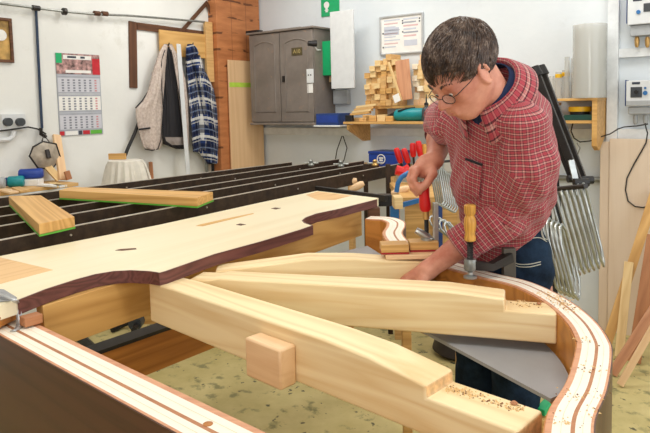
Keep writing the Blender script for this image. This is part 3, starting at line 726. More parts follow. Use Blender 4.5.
# visor / respirator hanging under the cable
t = wth('hanging_visor', 'hexagonal dark rimmed face visor hanging below the blue cable', 'visor', 45, 172, .06, ML, wl)
def W(x, y, off): q = wl(x, y, off); return ML @ Vector((q.x, off, q.z))
hexp = [(33, 147), (43, 141.5), (56, 144), (60.5, 158), (52, 169), (38, 168), (29.5, 156)]
m = MB(); m.tube([W(x, y, .10) for x, y in hexp], .006, 8, True); m.build('rim_band', M['black'], t)
m = MB(); cc = [W(x, y, .10) for x, y in hexp]; ce = W(45, 158, .16); m.add(cc+[ce], [(i, (i+1) % 7, 7) for i in range(7)]); m.build('shell', plain('dull beige visor', 'a89c8c', .4, 0, .2), t, ang=180)
m = MB(); m.tube([W(42, 141, .10), W(44, 135, .06), W(50, 143, .10)], .004, 6); m.tube([W(47, 150, .15), W(49, 158, .17)], .015, 8); m.build('strap', M['leather'], t)
# leaning offcuts below
def lean(label, x0, y0, x1, y1, off0, off1, w, mat, d=.02, name='leaning_offcut', group=None):
    a = W(x0, y0, off0); c = W(x1, y1, off1); a.z = max(a.z, wl(20, 190, .3).z+.015) if x0 < 72 else a.z; up = ML.to_3x3() @ Vector((0, 1, 0))
    o = stick(name, M[mat], a, c, w, d, up=up); return tag(o, label, 'offcut', group)
lean('pale plank leaning against the left wall behind the visor', 64, 196, 56.5, 135, .16, .03, .055, 'beech')
lean('short pale offcut leaning below the visor', 60, 188, 47, 166, .14, .1, .045, 'pine')
lean('short brown offcut leaning at the end of the side bench', 70, 193, 66.5, 171, .2, .19, .035, 'mahogd')
# side bench on the left wall
s1b = wl(-60, 190, .3).x; s0b = wl(70, 190, .2).x
t = wth('side_bench', 'white fronted side bench along the left wall under the containers', 'bench', 30, 190, .1, ML, wl)
tt = ML @ Vector(((s0b+s1b)/2, .15, 0)); t.location = tt
zb = wl(20, 190, .3).z
m = MB(); m.bb(s0b, s1b, .003, .30, zb-.02, zb); m.build('bench_top', M['pine2'], t, ML)
m = MB(); m.bb(s0b, s1b, .26, .30, zb-.10, zb-.022); m.bb(s0b, s0b+.03, .01, .25, 0, zb-.022); m.bb(s1b-.03, s1b, .01, .25, 0, zb-.022); m.build('apron', M['trimw'], t, ML)
def onb(x, y, off=.13): p = W(x, y, off); p.z = zb+.001; return p
# containers on the bench
def drum(name, label, x0, x1, y0, y1, mat, lid=None, D=.0):
    p = onb((x0+x1)/2, y1); S = p.y; r = abs(y1-y0)/2*S/F; L = (x1-x0)*S/F
    t = thing(name, label, 'container', p); dx = ML.to_3x3() @ Vector((-1, 0, 0)); dx = Vector((1, .25, 0)).normalized()
    c = p+Vector((0, 0, r)); m = MB(); n = 9
    m.tube([c-dx*L*.5, c-dx*L*.46, c-dx*L*.4, c+dx*L*.4, c+dx*L*.46, c+dx*L*.5], [r*.7, r*.92, r, r, r*.92, r*.7], 20); m.build('body', M[mat], t)
    if lid: m = MB(); m.tube([c-dx*L*.62, c-dx*L*.51], r*.8, 20); m.build('lid', M[lid], t)
    return t
drum('rounded_box', 'deep blue rounded container on a stack of sheets at the left wall', 20, 43, 168, 178, 'bluebox')
p = onb(31, 187); bxo = bx('sheet_stack', M['paper'], p.x-.09, p.x+.07, p.y-.05, p.y+.03, zb+.001, zb+.04); tag(bxo, 'white stack of sheets under the deep blue container', 'sheets')
for o in C.objects:
    if o.name == 'rounded_box': o.location.z += .041
drum('spray_can', 'teal cylinder lying on the side bench with a pale blue end', 9, 24, 177, 188, 'teal', 'blue2')
drum('spray_can', 'grey and navy cylinder lying at the far left edge of the bench', -8, 5, 177, 189, 'greyp', 'blue2')
m = MB()
for k, (x, y, r) in enumerate([(16, 194, -.9), (40, 190, -.5), (52, 189, -.9), (2, 198, -.8)]):
    p = onb(x, y-2, .23); o = stick('bench_strip', M[['pine2', 'paper', 'pine', 'beech'][k]], p, p+Vector((.22*math.cos(r), .22*math.sin(r), 0)), .05, .012)
    o.location.z += .007; tag(o, ['brown strip of wood lying in front of the teal cylinder', 'white paper strip lying on the middle of the side bench', 'pale wood strip lying at the right end of the side bench', 'beech strip lying nearest on the side bench'][k], 'strip')
# stool covered with a cloth
q = W(127, 190, .28); top = W(127, 160, .28)
t = thing('covered_stool', 'stool covered with a draped white cloth below the calendar', 'stool', (q.x, q.y, 0))
zt = top.z; m = MB(); R = []
for j, (r, z) in enumerate([(.002, zt), (.09, zt), (.104, zt-.004), (.112, zt-.03), (.124, zt-.08), (.142, zt-.16), (.155, zt-.26), (.17, zt-.4)]):
    R.append([(q.x+(r+(.008*math.sin(k*1.9)+.006*math.sin(k*.8+1))*min(1, j/4)*(j > 2))*math.cos(2*PI*k/60)*1.12, q.y+(r+(.008*math.sin(k*1.9))*min(1, j/4)*(j > 2))*math.sin(2*PI*k/60), z) for k in range(61)])
m.grid(R); m.build('cloth_cover', M['cloth'], t, solid=.004)
for k in range(3):
    a = k*2.1; m = MB(); m.cyl((q.x+.12*math.cos(a), q.y+.1*math.sin(a), 0), (q.x+.08*math.cos(a), q.y+.08*math.sin(a), zt-.05), .015, 10); m.build('leg', M['pine2'], t)
a = W(117.5, 159, .22); c = W(117.5, 150, .18); a.z = zt+.004
o = stick('wood_block', M['oak'], a+Vector((-.06, 0, .022)), a+Vector((.06, .0, .022)), .02, .042); tag(o, 'orange wooden block standing on the cloth covered stool', 'block')
q2 = W(142, 182, .34); zq = q2.z
b_ = MB(); rnd = random.Random(3)
for k in range(220):
    x = q2.x+rnd.gauss(0, .05); y = q2.y+rnd.gauss(0, .03); h = .05*math.exp(-((x-q2.x)**2+(y-q2.y)**2)/.004); r = rnd.uniform(.006, .014); a = rnd.uniform(0, 6)
    z = zq+h*rnd.random()
    b_.add([(x+r*math.cos(a), y+r*math.sin(a), z), (x-r*math.sin(a)*.5, y+r*.5*math.cos(a), z+.003), (x-r*math.cos(a), y-r*math.sin(a), z+.004), (x+r*.5*math.sin(a), y-r*.5*math.cos(a), z+.006)], [(0, 1, 2, 3)])
tag(b_.build('wood_shavings', M['pine'], smooth=False), 'heap of pale wood shavings beside the covered stool', 'shavings', kind='stuff')
o = bx('shavings_tray', M['oak'], q2.x-.14, q2.x+.14, q2.y-.09, q2.y+.09, 0, zq-.002); tag(o, 'wooden crate with wood shavings on top beside the covered stool', 'crate')
lean('narrow brown stick leaning on the left wall right of the stool', 153, 196, 150.5, 162, .1, .03, .025, 'mahogd')
wtube('vacuum_hose', [(148, 100), (142, 108), (139, 122), (134, 135), (128, 148), (125, 156)], .013, M['black'], ML, wl, .06, 'black hose hanging behind the beige vest', 'hose')
# brown timber frame on the wall
def wstick(name, label, cat, p0, p1, w, off0, off1, mat, M_=ML, fn=wl, group=None, parent=None):
    om = (off0+off1)/2; a = fn(*p0, om); c = fn(*p1, om); s = 1 if M_ is ML else -1
    a = M_ @ Vector((a.x, s*om, a.z)); c = M_ @ Vector((c.x, s*om, c.z))
    o = stick(name, M[mat], a, c, w, off1-off0, parent, up=M_.to_3x3() @ Vector((0, 1, 0)))
    return tag(o, label, cat, group) if not parent else o
t = wth('timber_bracket', 'old dark brown timber frame hung on the left wall above the coats', 'timber frame', 170, 60, .03, ML, wl)
wstick('upright', '', '', (132.5, 21.5), (133.5, 88), .068, .002, .014, 'timber', parent=t)
wstick('rail', '', '', (137, 26), (219, 36.5),   .055, .0025, .0145, 'timber', parent=t)
wstick('brace', '', '', (180, 33), (207.5, 2), .033, .015, .022, 'timber', parent=t)
wstick('brace', '', '', (207, 3), (217, 28), .033, .0225, .030, 'timber', parent=t)
# coat board
t = wth('coat_board', 'orange wooden coat board with a vertical batten behind the jackets', 'board', 185, 55, .05, ML, wl)
wbox('board', M['oak'], (160, 205.5, 32, 57), .031, .045, ML, wl, t)
wbox('batten', M['pine2'], (206.5, 213.5, 22, 82), .031, .058, ML, wl, t)
for x in (166, 190):
    q = wl(x, 45, .06); m = MB(); m.tube([(q.x, .05, q.z), (q.x, .085, q.z-.01), (q.x, .10, q.z+.015)], .005, 8); m.build('hook', M['iron'], t, ML)
# white aluminium straightedge
a = wl(178, 44, .14); c = wl(188, 178, .14)
o = stick('straightedge', M['whitep'], W(178.5, 44, .11), W(188.5, 179, .16), .042, .006, up=ML.to_3x3() @ Vector((0, 1, 0))); tag(o, 'long white straightedge hanging between the vest and the plaid shirt', 'straightedge')

def garment(name, outline_rows, mat, parent, thick, seed, attr=None, off=.10, nu=28, fold=.010, sc=1.):
    """a hanging garment: closed rounded sheet between a left and a right silhouette line (photo rows), with folds"""
    rows = outline_rows; V = []; A = []; rnd = random.Random(seed); ph = [rnd.uniform(0, 6) for _ in range(6)]
    rr = []
    for i in range(len(rows)-1):
        for k in range(5):
            f = k/5; rr.append([rows[i][j]*(1-f)+rows[i+1][j]*f for j in range(3)])
    rr.append(rows[-1]); P = []
    for i, (y, xl, xr) in enumerate(rr):
        ring = []
        for k in range(2*nu):
            a = PI*k/nu; f = (1-math.cos(a))/2 if k <= nu else (1-math.cos(2*PI-a))/2
            x = xl+(xr-xl)*f; dpt = math.sin(a)*thick
            taper = min(1, .35+i/8)
            fo = fold*(math.sin(f*19+ph[0]+i*.05)+.6*math.sin(f*33+ph[1]-i*.11)+.7*math.sin(f*9+ph[2]+i*.16)) if k < nu and 0 < k else 0
            o_ = off+(dpt*taper)+fo*min(1, i/5)
            q = wl(x, y, max(.012, o_)); ring.append(ML @ Vector((q.x, max(.012, o_), q.z)))
            A.append((q.x+.02*math.sin(q.z*9+f*4), q.z+.02*math.sin(q.x*14), 0))
        P.append(ring)
    m = MB(); n = 2*nu; vs = [p for r in P for p in r]
    m.add(vs, [(i*n+k, i*n+(k+1) % n, (i+1)*n+(k+1) % n, (i+1)*n+k) for i in range(len(P)-1) for k in range(n)]+[tuple(range(n)), tuple((len(P)-1)*n+k for k in range(n-1, -1, -1))])
    return m.build(name, mat, parent, attr=A if attr else None, ang=180)
# vest
t = wth('fleece_vest', 'beige fleece vest with black lining hanging on the coat board', 'vest', 165, 150, .12, ML, wl)
garment('left_front', [(44, 164, 168), (52, 159, 167), (70, 153, 166), (90, 148, 164), (101, 142, 163), (108, 135.5, 163), (118, 136, 162), (130, 138.5, 162), (142, 141.5, 162), (148, 144, 161), (150, 152, 158)], M['fleece'], t, .04, 2, off=.085, fold=.004)
garment('right_front', [(44, 168, 172), (56, 172, 178), (80, 175.5, 186), (100, 179, 188.5), (125, 182, 189), (140, 185, 189), (147, 186, 188.5)], M['fleece'], t, .03, 5, off=.085, fold=.004)
garment('lining', [(47, 165, 169.5), (56, 162, 174), (80, 162.5, 177.5), (100, 163.5, 181), (125, 162.5, 184), (138, 162, 187), (144, 163, 188.5), (149, 176, 185)], M['lining'], t, .022, 9, off=.075, fold=.005)
def trimline(nm, px, r, mat, par, off=.14):
    m = MB(); m.tube([W(x, y, off) for x, y in px], r, 6); m.build(nm, M[mat], par)
trimline('edge_binding', [(165, 50), (161.5, 60), (162, 90), (163, 110), (161, 140), (158, 149), (152, 150.5), (145, 149)], .004, 'lining', t, .122)
trimline('edge_binding', [(148, 92), (142, 101), (135.5, 108)], .005, 'lining', t, .10)
trimline('pocket_trim', [(139, 129.5), (150, 128)], .007, 'lining', t, .132)
trimline('zip', [(171, 50), (176, 80), (180, 100), (185, 130), (187.5, 142)], .004, 'lining', t, .122)
garment('hem_panel', [(137, 165, 184), (141, 166, 186), (145, 172, 184)], plain('grey hem', '8c827c', .9), t, .012, 3, off=.10, fold=.002)
# blue plaid shirt on its hook
t = wth('hanging_plaid_shirt', 'blue and white plaid flannel shirt hanging on the coat board', 'shirt', 200, 160, .12, ML, wl)
garment('shirt_body', [(45, 188, 193), (50, 186, 197), (62, 185.5, 200), (74, 186, 207), (90, 188, 214), (110, 189.5, 218), (128, 191, 219.5), (146, 192, 219.5), (151, 196, 218), (158, 203, 217.5), (164, 207, 217)], M['plaidblue'], t, .05, 12, attr=True, off=.06, fold=.009)
garment('sleeve', [(55, 193, 200), (70, 195, 204), (90, 199, 209), (110, 203, 212), (135, 206, 216), (158, 207, 218), (163, 208, 217.5)], M['plaidblue'], t, .035, 14, attr=True, off=.105, fold=.006)
garment('sleeve', [(58, 187, 191), (75, 187, 194), (100, 188.5, 197), (125, 191, 200), (148, 192.5, 201), (152, 193, 200)], M['plaidblue'], t, .025, 15, attr=True, off=.10, fold=.005)
garment('collar', [(44, 187.5, 193), (48, 186, 197), (53, 186, 199), (58, 187, 196)], M['plaidblue'], t, .03, 16, attr=True, off=.09, fold=.003)
# tool legs under the shirt
for x0, x1, yb, lb, mt in ((206, 209, 178, 'left', 'greysteel'), (212, 215, 174, 'right', 'iron')):
    o = stick('hanging_tube', M[mt], W(x0, 140, .04), W(x0+1, yb, .05), .02, .02, up=ML.to_3x3() @ Vector((0, 1, 0))); tag(o, lb+' one of the two short tubes hanging below the plaid shirt', 'tube')
# brown boards in the corner
s_r, s_l, _, _ = ws(218.5, 256, 60, 100, .10, wl); s0c, s1c = min(s_r, s_l), max(s_r, s_l)
o = bx('board_pillar', M['boards'], .02, s1c, .003, .10, 0, HT-.01, M=ML); tag(o, 'orange brown boarded pillar with dark marks in the corner of the walls', 'pillar')
# plywood leaning by the cabinet
sa, sb = wl(230, 110, .13).x, wl(263, 110, .13).x; zt2 = wl(247, 61, .13).z
o = bx('leaning_sheet', M['beechz'], min(sa, sb), max(sa, sb), .115, .13, 0, zt2, M=ML); zg = wl(247, 85, .13).z; g_ = bx('paint_stripe', plain('yellow green paint', 'b4d44c', .6), min(sa, sb)+.002, max(sa, sb)-.002, .1302, .1312, zg-.02, zg+.02, o, ML, bevel=0); g_['label'] = 'yellow green paint stripe'
tag(o, 'tall plywood sheet leaning beside the grey cabinet', 'sheet')
# ------------------------------------------------------------------ back wall
DC = .30
def WB(x, y, off): q = wb(x, y, off); return MB_ @ Vector((q.x, -off, q.z))
t = wth('wall_cabinet', 'old grey painted two door wall cabinet', 'cabinet', 283, 124, .15, MB_, wb)
cs0, cs1 = wb(250, 80, DC).x, wb(313.5, 80, DC).x; cz0 = wb(313, 122.5, DC).z; cz1 = wb(313, 28, DC).z
m = MB(); m.bb(cs0, cs1, -DC+.02, -.002, cz0, cz1); m.build('body', M['cab'], t, MB_, bevel=.003)
m = MB(); m.bb(cs0-.02, cs1+.02, -DC-.015, -.002, cz1+.0005, cz1+.018); m.build('cornice', M['cab'], t, MB_, bevel=.004)
m = MB(); m.bb(cs0-.012, cs1+.012, -DC-.005, -.002, cz0-.02, cz0-.0005); m.build('base_moulding', M['cab'], t, MB_, bevel=.004)
wd = (cs1-cs0)
for k, (a, c) in enumerate(((cs0+.004, cs0+wd*.485), (cs0+wd*.5, cs1-.004))):
    d = bx('door', M['cab'], a, c, -DC, -DC+.019, cz0+.006, cz1-.004, t, MB_, bevel=.003)
    i0, i1, j0, j1 = a+.055, c-.05, cz0+.09, cz1-.07
    arc = [(i0, j0)]+[(i1, j0), (i1, j1-.03)]+[(i1+(i0-i1)*f/8, j1-.03+.03*math.sin(PI*f/8)) for f in range(1, 8)]+[(i0, j1-.03)]
    m = MB(); m.tube([(x, -DC-.001, z) for x, z in arc], .005, 6, True); m.build('panel_moulding', M['cab'], d, MB_)
m = MB(); m.bb(cs0+wd*.487, cs0+wd*.498, -DC-.006, -DC, cz0+.01, cz1-.01); m.build('cover_strip', M['cab'], t, MB_)
m = MB(); q = wb(284, 79, DC); m.bb(q.x-.01, q.x+.01, -DC-.012, -DC-.001, q.z-.025, q.z+.025); m.build('lock_plate', M['iron'], t, MB_)
q = wb(297, 51.5, DC); hw = .055; 
m = MB(); m.bb(q.x-hw, q.x+hw, -DC-.004, -DC-.001, q.z-.032, q.z+.032); pl = m.build('number_plate', plain('brass number plate', '5c5238', .4, .4), t, MB_)
text('number', 'A10', .045, plain('faded gilt', 'b8a468', .5), MB_ @ Matrix.Translation((q.x, -DC-.0045, q.z)) @ TX_B, pl)
q = wb(309.5, 80, DC); t2 = wth('door_tag', 'white two socket plate with a paper tag on the grey cabinet door', 'socket', 309.5, 92, DC, MB_, wb)
wbox('plate', M['whitep'], (306.5, 313, 69, 83), DC+.001, DC+.012, MB_, wb, t2); wbox('tag', M['paper'], (307, 312.8, 83.5, 93), DC+.001, DC+.005, MB_, wb, t2)
for dx in (-.012, .012):
    q = wb(309.7, 75, DC+.012); m = MB(); m.cyl((q.x+dx, -DC-.013, q.z), (q.x+dx, -DC-.0145, q.z), .006, 10); m.build('hole', M['black'], t2, MB_)
# on top of the cabinet
ztc = cz1+.0185
def ontop(x, off): q = wb(x, 30, off); return q.x
x = ontop(252, .22); o = bx('black_box', M['black'], x-.03, x+.11, -.27, -.20, ztc, ztc+.025, M=MB_); tag(o, 'flat black gadget on the left corner of the cabinet top', 'gadget')
x = ontop(293, .15); o = bx('thin_board', M['cab'], x-.15, x+.15, -.24, -.08, ztc, ztc+.014, M=MB_); tag(o, 'thin grey board lying on top of the cabinet', 'board')
# wall lamp arm, first aid box, white box, sign
t = wth('small_camera', 'small black camera on a white arm at the right of the cabinet', 'camera', 313, 44, .4, MB_, wb)
a = WB(312.5, 43.5, .36); m = MB(); m.tube([a+Vector((-.035, -.01, 0)), a+Vector((.03, .01, 0))], [.02, .026], 14); m.build('housing', M['black'], t)
m = MB(); m.tube([WB(314.5, 45, .35), WB(317, 50, .30), WB(322, 50, .14)], .006, 8); m.build('arm', M['whitep'], t)
t = wth('green_box', 'bright green box on the wall right of the grey cabinet', 'box', 326, 76, .05, MB_, wb)
GX0, GX1 = wb(322, 60, .15).x, wb(331, 60, .15).x
wbox('case', M['greenp'], (321.5, 331.5, 41, 75.5), .02, .17, MB_, wb, t, .004)
x = wb(331, 80, .1); m = MB(); m.bb(wb(329, 80, .1).x, wb(331.5, 80, .1).x, -.1, -.08, wb(329, 82, .1).z, wb(329, 76.2, .1).z); m.build('latch', M['beech'], t, MB_)
t = wth('white_case', 'plain white metal case open beside the green box on the back wall', 'case', 343, 88, .05, MB_, wb)
wbox('case_body', M['whitep'], (330.5, 353.5, 10.5, 88.5), .171, .19, MB_, wb, t, .003)
wbox('case_edge', M['mahogd'], (331, 332, 12, 87), .165, .1705, MB_, wb, t, .0005)
wbox('case_back', M['whitep'], (336, 342, 20, 84), .002, .165, MB_, wb, t, .003)
t = wth('green_sign', 'green safety sign with a white symbol above the white case', 'sign', 330, 16, .01, MB_, wb)
wbox('sign_plate', M['greenp'], (321, 339, -10, 16), .002, .008, MB_, wb, t, .001)
q = wb(326.5, 5, .009); m = MB(); m.lathe([(.028, 0), (.028, .001)], 16); m.build('symbol', M['paper'], t, MB_ @ Matrix.Translation((q.x, -.0085, q.z)) @ Matrix.Rotation(PI/2, 4, 'X'))
m = MB(); m.bb(q.x-.012, q.x+.012, -.0095, -.0085, q.z-.06, q.z-.025); m.bb(q.x-.02, q.x+.02, -.0095, -.0085, q.z-.047, q.z-.04); m.build('symbol', M['paper'], t, MB_)
t = wth('junction_box', 'small grey junction box below the white case', 'junction box', 341, 104, .04, MB_, wb)
wbox('box_body', M['greyp'], (333, 347.5, 90, 104.5), .002, .05, MB_, wb, t, .004)
wbox('box_lid', M['greyp'], (333.5, 347, 97, 104), .0505, .058, MB_, wb, t, .003)
wtube('thin_conduit', [(342, 88), (342, 70)], .006, M['whitep'], MB_, wb, .02, 'thin white conduit from the junction box', 'conduit')
# blue crate below the cabinet
t = wth('blue_crate', 'small navy plastic crate beside the lower right corner of the cabinet', 'crate', 328, 125, .3, MB_, wb)
b0, b1, z0, z1 = ws(317.5, 340, 113.5, 125, .28, wb)
m = MB(); m.bb(b0, b1, -.30, -.29, z0, z1); m.bb(b0, b1, -.14, -.13, z0, z1); m.bb(b0, b0+.01, -.29, -.14, z0, z1); m.bb(b1-.01, b1, -.29, -.14, z0, z1); m.bb(b0, b1, -.29, -.14, z0, z0+.01); m.build('crate_body', M['blue2'], t, MB_, bevel=.002)
m = MB(); m.bb(b0+.01, b1-.01, -.304, -.3005, z0+.02, z1-.015); m.build('label_panel', M['bluebox'], t, MB_)
o = bx('crate_ledge', M['trimw'], b0-.02, b1+.02, -.31, -.001, z0-.014, z0-.001, M=MB_); tag(o, 'narrow white ledge carrying the navy crate', 'ledge')
# poster
t = wth('framed_notice', 'framed notice with two printed pages on the back wall', 'notice', 401, 53, .02, MB_, wb)
p0, p1, z0, z1 = ws(379.5, 423, 14.5, 54, .015, wb)
m = MB(); f = .012
for q in ((p0, p1, z0, z0+f), (p0, p1, z1-f, z1), (p0, p0+f, z0+f, z1-f), (p1-f, p1, z0+f, z1-f)): m.bb(q[0], q[1], -.018, -.002, q[2], q[3])
m.build('notice_frame', M['alu'], t, MB_, bevel=.001)
m = MB(); m.bb(p0+f, p1-f, -.006, -.003, z0+f, z1-f); pp = m.build('page', M['paper'], t, MB_)
pw = p1-p0; ph = z1-z0
def pr_(a0, a1, v0, v1, mat, y=.0065): 
    m = MB(); m.bb(p0+a0*pw, p0+a1*pw, -y-.0006, -y, z1-v1*ph, z1-v0*ph); m.build('print', mat, pp, MB_, smooth=False)
lg = plain('pale print', 'c6cad6', .8, 0, .02); lr = plain('pink print', 'd8b4b4', .8, 0, .02)
for k in range(9): pr_(.1, .47-.05*(k % 3), .1+k*.085, .13+k*.085, [lg, lr, lg][k % 3])
for k in range(6): pr_(.55, .88-.04*(k % 2), .1+k*.085, .14+k*.085, [lg, M['pgrey'], lr][k % 3])
pr_(.1, .45, .3, .5, lg); pr_(.56, .86, .65, .8, lg)
for a, v in ((.52, .14), (.52, .2), (.52, .42), (.9, .12), (.9, .19), (.06, .42), (.06, .78)): pr_(a, a+.03, v, v+.035, M['ink'], .0075)
# ------------------------------------------------------------------ shelves on the back wall
zS = wb(430, 121.5, .34).z; sd = .36
sx0 = wb(343, 121, sd).x; sx1 = wb(604, 121, .2).x
t = wth('wall_shelf', 'long wooden shelf on the back wall carrying offcuts and tools', 'shelf', 460, 121, .2, MB_, wb)
m = MB(); sxe = wb(606, 120, .03).x-.032; sm = wb(545, 121, .3).x; m.prism([(sx0, -sd), (sm, -sd), (sm+.1, -.26), (sxe, -.26), (sxe, -.032), (sx0, -.032)], zS-.018, zS); m.build('shelf_board', M['oak'], t, MB_, bevel=.002)
for xx in (sx0+.02,):
    m = MB(); y0, y1 = zS-.16, zS-.0225; m.xprism([(0, 0), (0, 0)], 0, 0) if False else None
    m.add([(xx, -.032, y0), (xx, -.032, y1), (xx, -sd+.02, y1), (xx, -sd+.02, zS-.06), (xx, -.12, y0), (xx+.022, -.032, y0), (xx+.022, -.032, y1), (xx+.022, -sd+.02, y1), (xx+.022, -sd+.02, zS-.06), (xx+.022, -.12, y0)],
        [(0, 1, 2, 3, 4), (9, 8, 7, 6, 5), (0, 5, 6, 1), (1, 6, 7, 2), (2, 7, 8, 3), (3, 8, 9, 4), (4, 9, 5, 0)]); m.build('bracket', M['oak'], t, MB_)
rx0 = wb(560, 130, .34).x; rx1 = wb(602, 130, .36).x
# upper shelf (back half)
zU = wb(430, 105, .2).z; ux0 = wb(371, 105, .2).x
t = wth('upper_shelf', 'short raised wooden shelf behind the teal tool', 'shelf', 460, 105, .15, MB_, wb)
m = MB(); m.bb(ux0, sx1-.3, -.20, -.033, zU-.02, zU); m.build('shelf_board', M['oak'], t, MB_)
for xx in (ux0+.03, ux0+.7, ux0+1.3):
    m = MB(); m.bb(xx, xx+.02, -.19, -.04, zS+.0005, zU-.0205); m.build('support', M['pine2'], t, MB_)
# pile of square offcuts on the upper shelf
rnd = random.Random(11)
def cube_off(x0, x1, y0, y1, z0, z1, mat, name='wood_block', label='squared offcut in the stack of wood blocks on the wall shelf', group='squared offcuts stacked on the wall shelf'):
    o = bx(name, M[mat], x0, x1, y0, y1, z0, z1, M=MB_, bevel=.0015); return tag(o, label, 'wood block', group)
pilex0 = wb(364, 90, .2).x; pilex1 = wb(398, 90, .2).x; H0 = wb(380, 62, .2).z
n = 6; w = (pilex1-pilex0)/n; h = .043
tops = [6, 7, 8, 8, 9, 8]
for i in range(n):
    z = zU+.001
    for j in range(tops[i]):
        hh = h+rnd.uniform(-.004, .006); dep = rnd.uniform(0, .05)
        cube_off(pilex0+i*w+.001, pilex0+(i+1)*w-.001, -.215+dep, -.06, z, z+hh-.0012, rnd.choice(['pine', 'pine2', 'pine', 'oak'])); z += hh
# second stack right of the leaning board
px0 = wb(411, 90, .2).x; px1 = wb(427, 90, .2).x; n = 3; w = (px1-px0)/n
for i in range(n):
    z = zU+.001
    for j in range([7, 8, 9][i]):
        hh = .045+rnd.uniform(-.006, .01)
        cube_off(px0+i*w+.001, px0+(i+1)*w-.001, -.19+rnd.uniform(0, .05), -.06, z, z+hh-.0012, rnd.choice(['pine', 'spruce', 'beech']), label='pale squared offcut in the stack right of the leaning board', group='pale offcuts right of the leaning board'); z += hh
# tall sticks behind the head
for k in range(9):
    x = wb(497+k*3.2, 80, .15).x; hh = [.18, .26, .2, .24, .16, .2, .15, .17, .12][k]
    o = bx('upright_stick', M[['orangewood', 'pine2', 'mahogd'][k % 3]], x, x+.018, -.15, -.12, zU+.001, zU+hh+.02, M=MB_); tag(o, 'short stick standing in the row behind the man on the wall shelf', 'stick', 'sticks behind the man')
# leaning thin boards
a = MB_ @ Vector((wb(406.5, 104, .23).x, -.225, zU+.012)); c = MB_ @ Vector((wb(398, 60, .2).x, -.23, wb(398, 60, .2).z))
o = stick('leaning_board', M['mahog'], WB(405.5, 100, .245), WB(402, 60, .23), .115, .008, up=MB_.to_3x3() @ Vector((0, -1, 0))); tag(o, 'thin reddish board leaning on the stacked offcuts', 'board')
o = stick('leaning_board', M['pine'], WB(401.5, 101, .262), WB(388.5, 62, .255), .018, .012, up=MB_.to_3x3() @ Vector((0, -1, 0))); tag(o, 'narrow pale slat leaning left of the reddish board', 'slat')
o = stick('paper_card', M['paper'], WB(397.8, 102, .29), WB(395.5, 94.5, .285), .055, .003, up=MB_.to_3x3() @ Vector((0, -1, 0))); tag(o, 'white card propped at the foot of the leaning slat', 'card')
# offcuts on the lower shelf
k = 0
for x, y, L, w, hh, ang in [(356, 118, .10, .04, .03, .1), (361, 118, .12, .035, .03, -.2), (373, 118, .09, .05, .045, 0), (383, 118, .07, .05, .05, .1), (368, 119, .06, .04, .05, 0), (391, 118, .06, .05, .04, 0)]:
    q = wb(x, 118, .28); o = bx('offcut', M[['pine', 'pine2', 'oak'][k % 3]], q.x-L/2, q.x+L/2, -.31, -.31+w, zS+.001, zS+hh, M=MB_)
    tag(o, 'small loose offcut lying on the lower wall shelf left of the teal tool', 'offcut', 'loose offcuts on the lower shelf'); k += 1
for j in range(4):
    q = wb(357+j*1.0, 110, .26); a = Vector((q.x-.07+.01*j, -.24, zS+.046+j*.019)); dd = Vector((.17, .01, .022))
    o = stick('offcut', M[['oak', 'pine', 'pine2', 'pine'][j]], a+Vector((0, 0, .006)), a+dd, .04, .017, M=MB_); tag(o, 'long narrow offcut in the slanting pile at the left end of the shelf', 'offcut', 'slanting offcut pile at the shelf end')
q = wb(352, 117, .3); o = bx('black_gadget', M['black'], q.x-.03, q.x+.03, -.35, -.32, zS+.001, zS+.05, M=MB_); tag(o, 'small black charger at the left end of the shelf', 'charger')
# teal tool
t = wth('teal_tool', 'teal and black power tool lying on the shelf beside the dark bottle', 'power tool', 408, 119, .25, MB_, wb)
x0, x1 = wb(396, 113, .26).x, wb(425, 113, .26).x
m = MB(); m.tube([(x0, -.26, zS+.045), (x0+.01, -.26, zS+.045), ((x0+x1)/2, -.26, zS+.05), (x1-.01, -.26, zS+.048), (x1, -.26, zS+.045)], [.036, .043, .047, .046, .04], 16); m.build('housing', M['teal'], t, MB_)
m = MB(); m.tube([(x0-.002, -.26, zS+.04), (x0-.05, -.26, zS+.035), (x0-.11, -.26, zS+.022)], [.033, .02, .018], 12); m.build('nose', M['black'], t, MB_)
m = MB(); m.tube([(x0+.04, -.305, zS+.075), (x0+.1, -.285, zS+.092), (x0+.16, -.262, zS+.098)], .006, 8); m.build('cord', M['black'], t, MB_)
# bottle
q = wb(426.5, 118.5, .32); t = thing('dark_bottle', 'dark grey glue bottle with a thin spout on the shelf beside the teal tool', 'bottle', MB_ @ Vector((q.x, -.32, zS+.001)))
m = MB(); m.lathe([(.030, 0), (.033, .004), (.033, .075), (.028, .092), (.014, .104), (.013, .112)], 20); m.build('body', M['dgrey'], t, t.matrix_basis.copy() if False else Matrix.Translation(t.location))
m = MB(); m.lathe([(.016, .1125), (.016, .128), (.006, .134), (.003, .19)], 16); m.build('spout', M['black'], t, Matrix.Translation(t.location))
# long wooden strips on the shelf right of the bottle
q0, q1 = wb(432, 112, .2).x, wb(470, 112, .2).x
o = bx('long_strip', M['pine2'], q0, q1, -.29, -.24, zS+.001, zS+.03, M=MB_); tag(o, 'long wooden strip on the shelf right of the dark bottle', 'strip')
o = bx('long_strip', M['oak'], q0+.03, q1, -.19, -.08, zU+.001, zU+.04, M=MB_); tag(o, 'ochre plank on the raised shelf right of the dark bottle', 'plank')
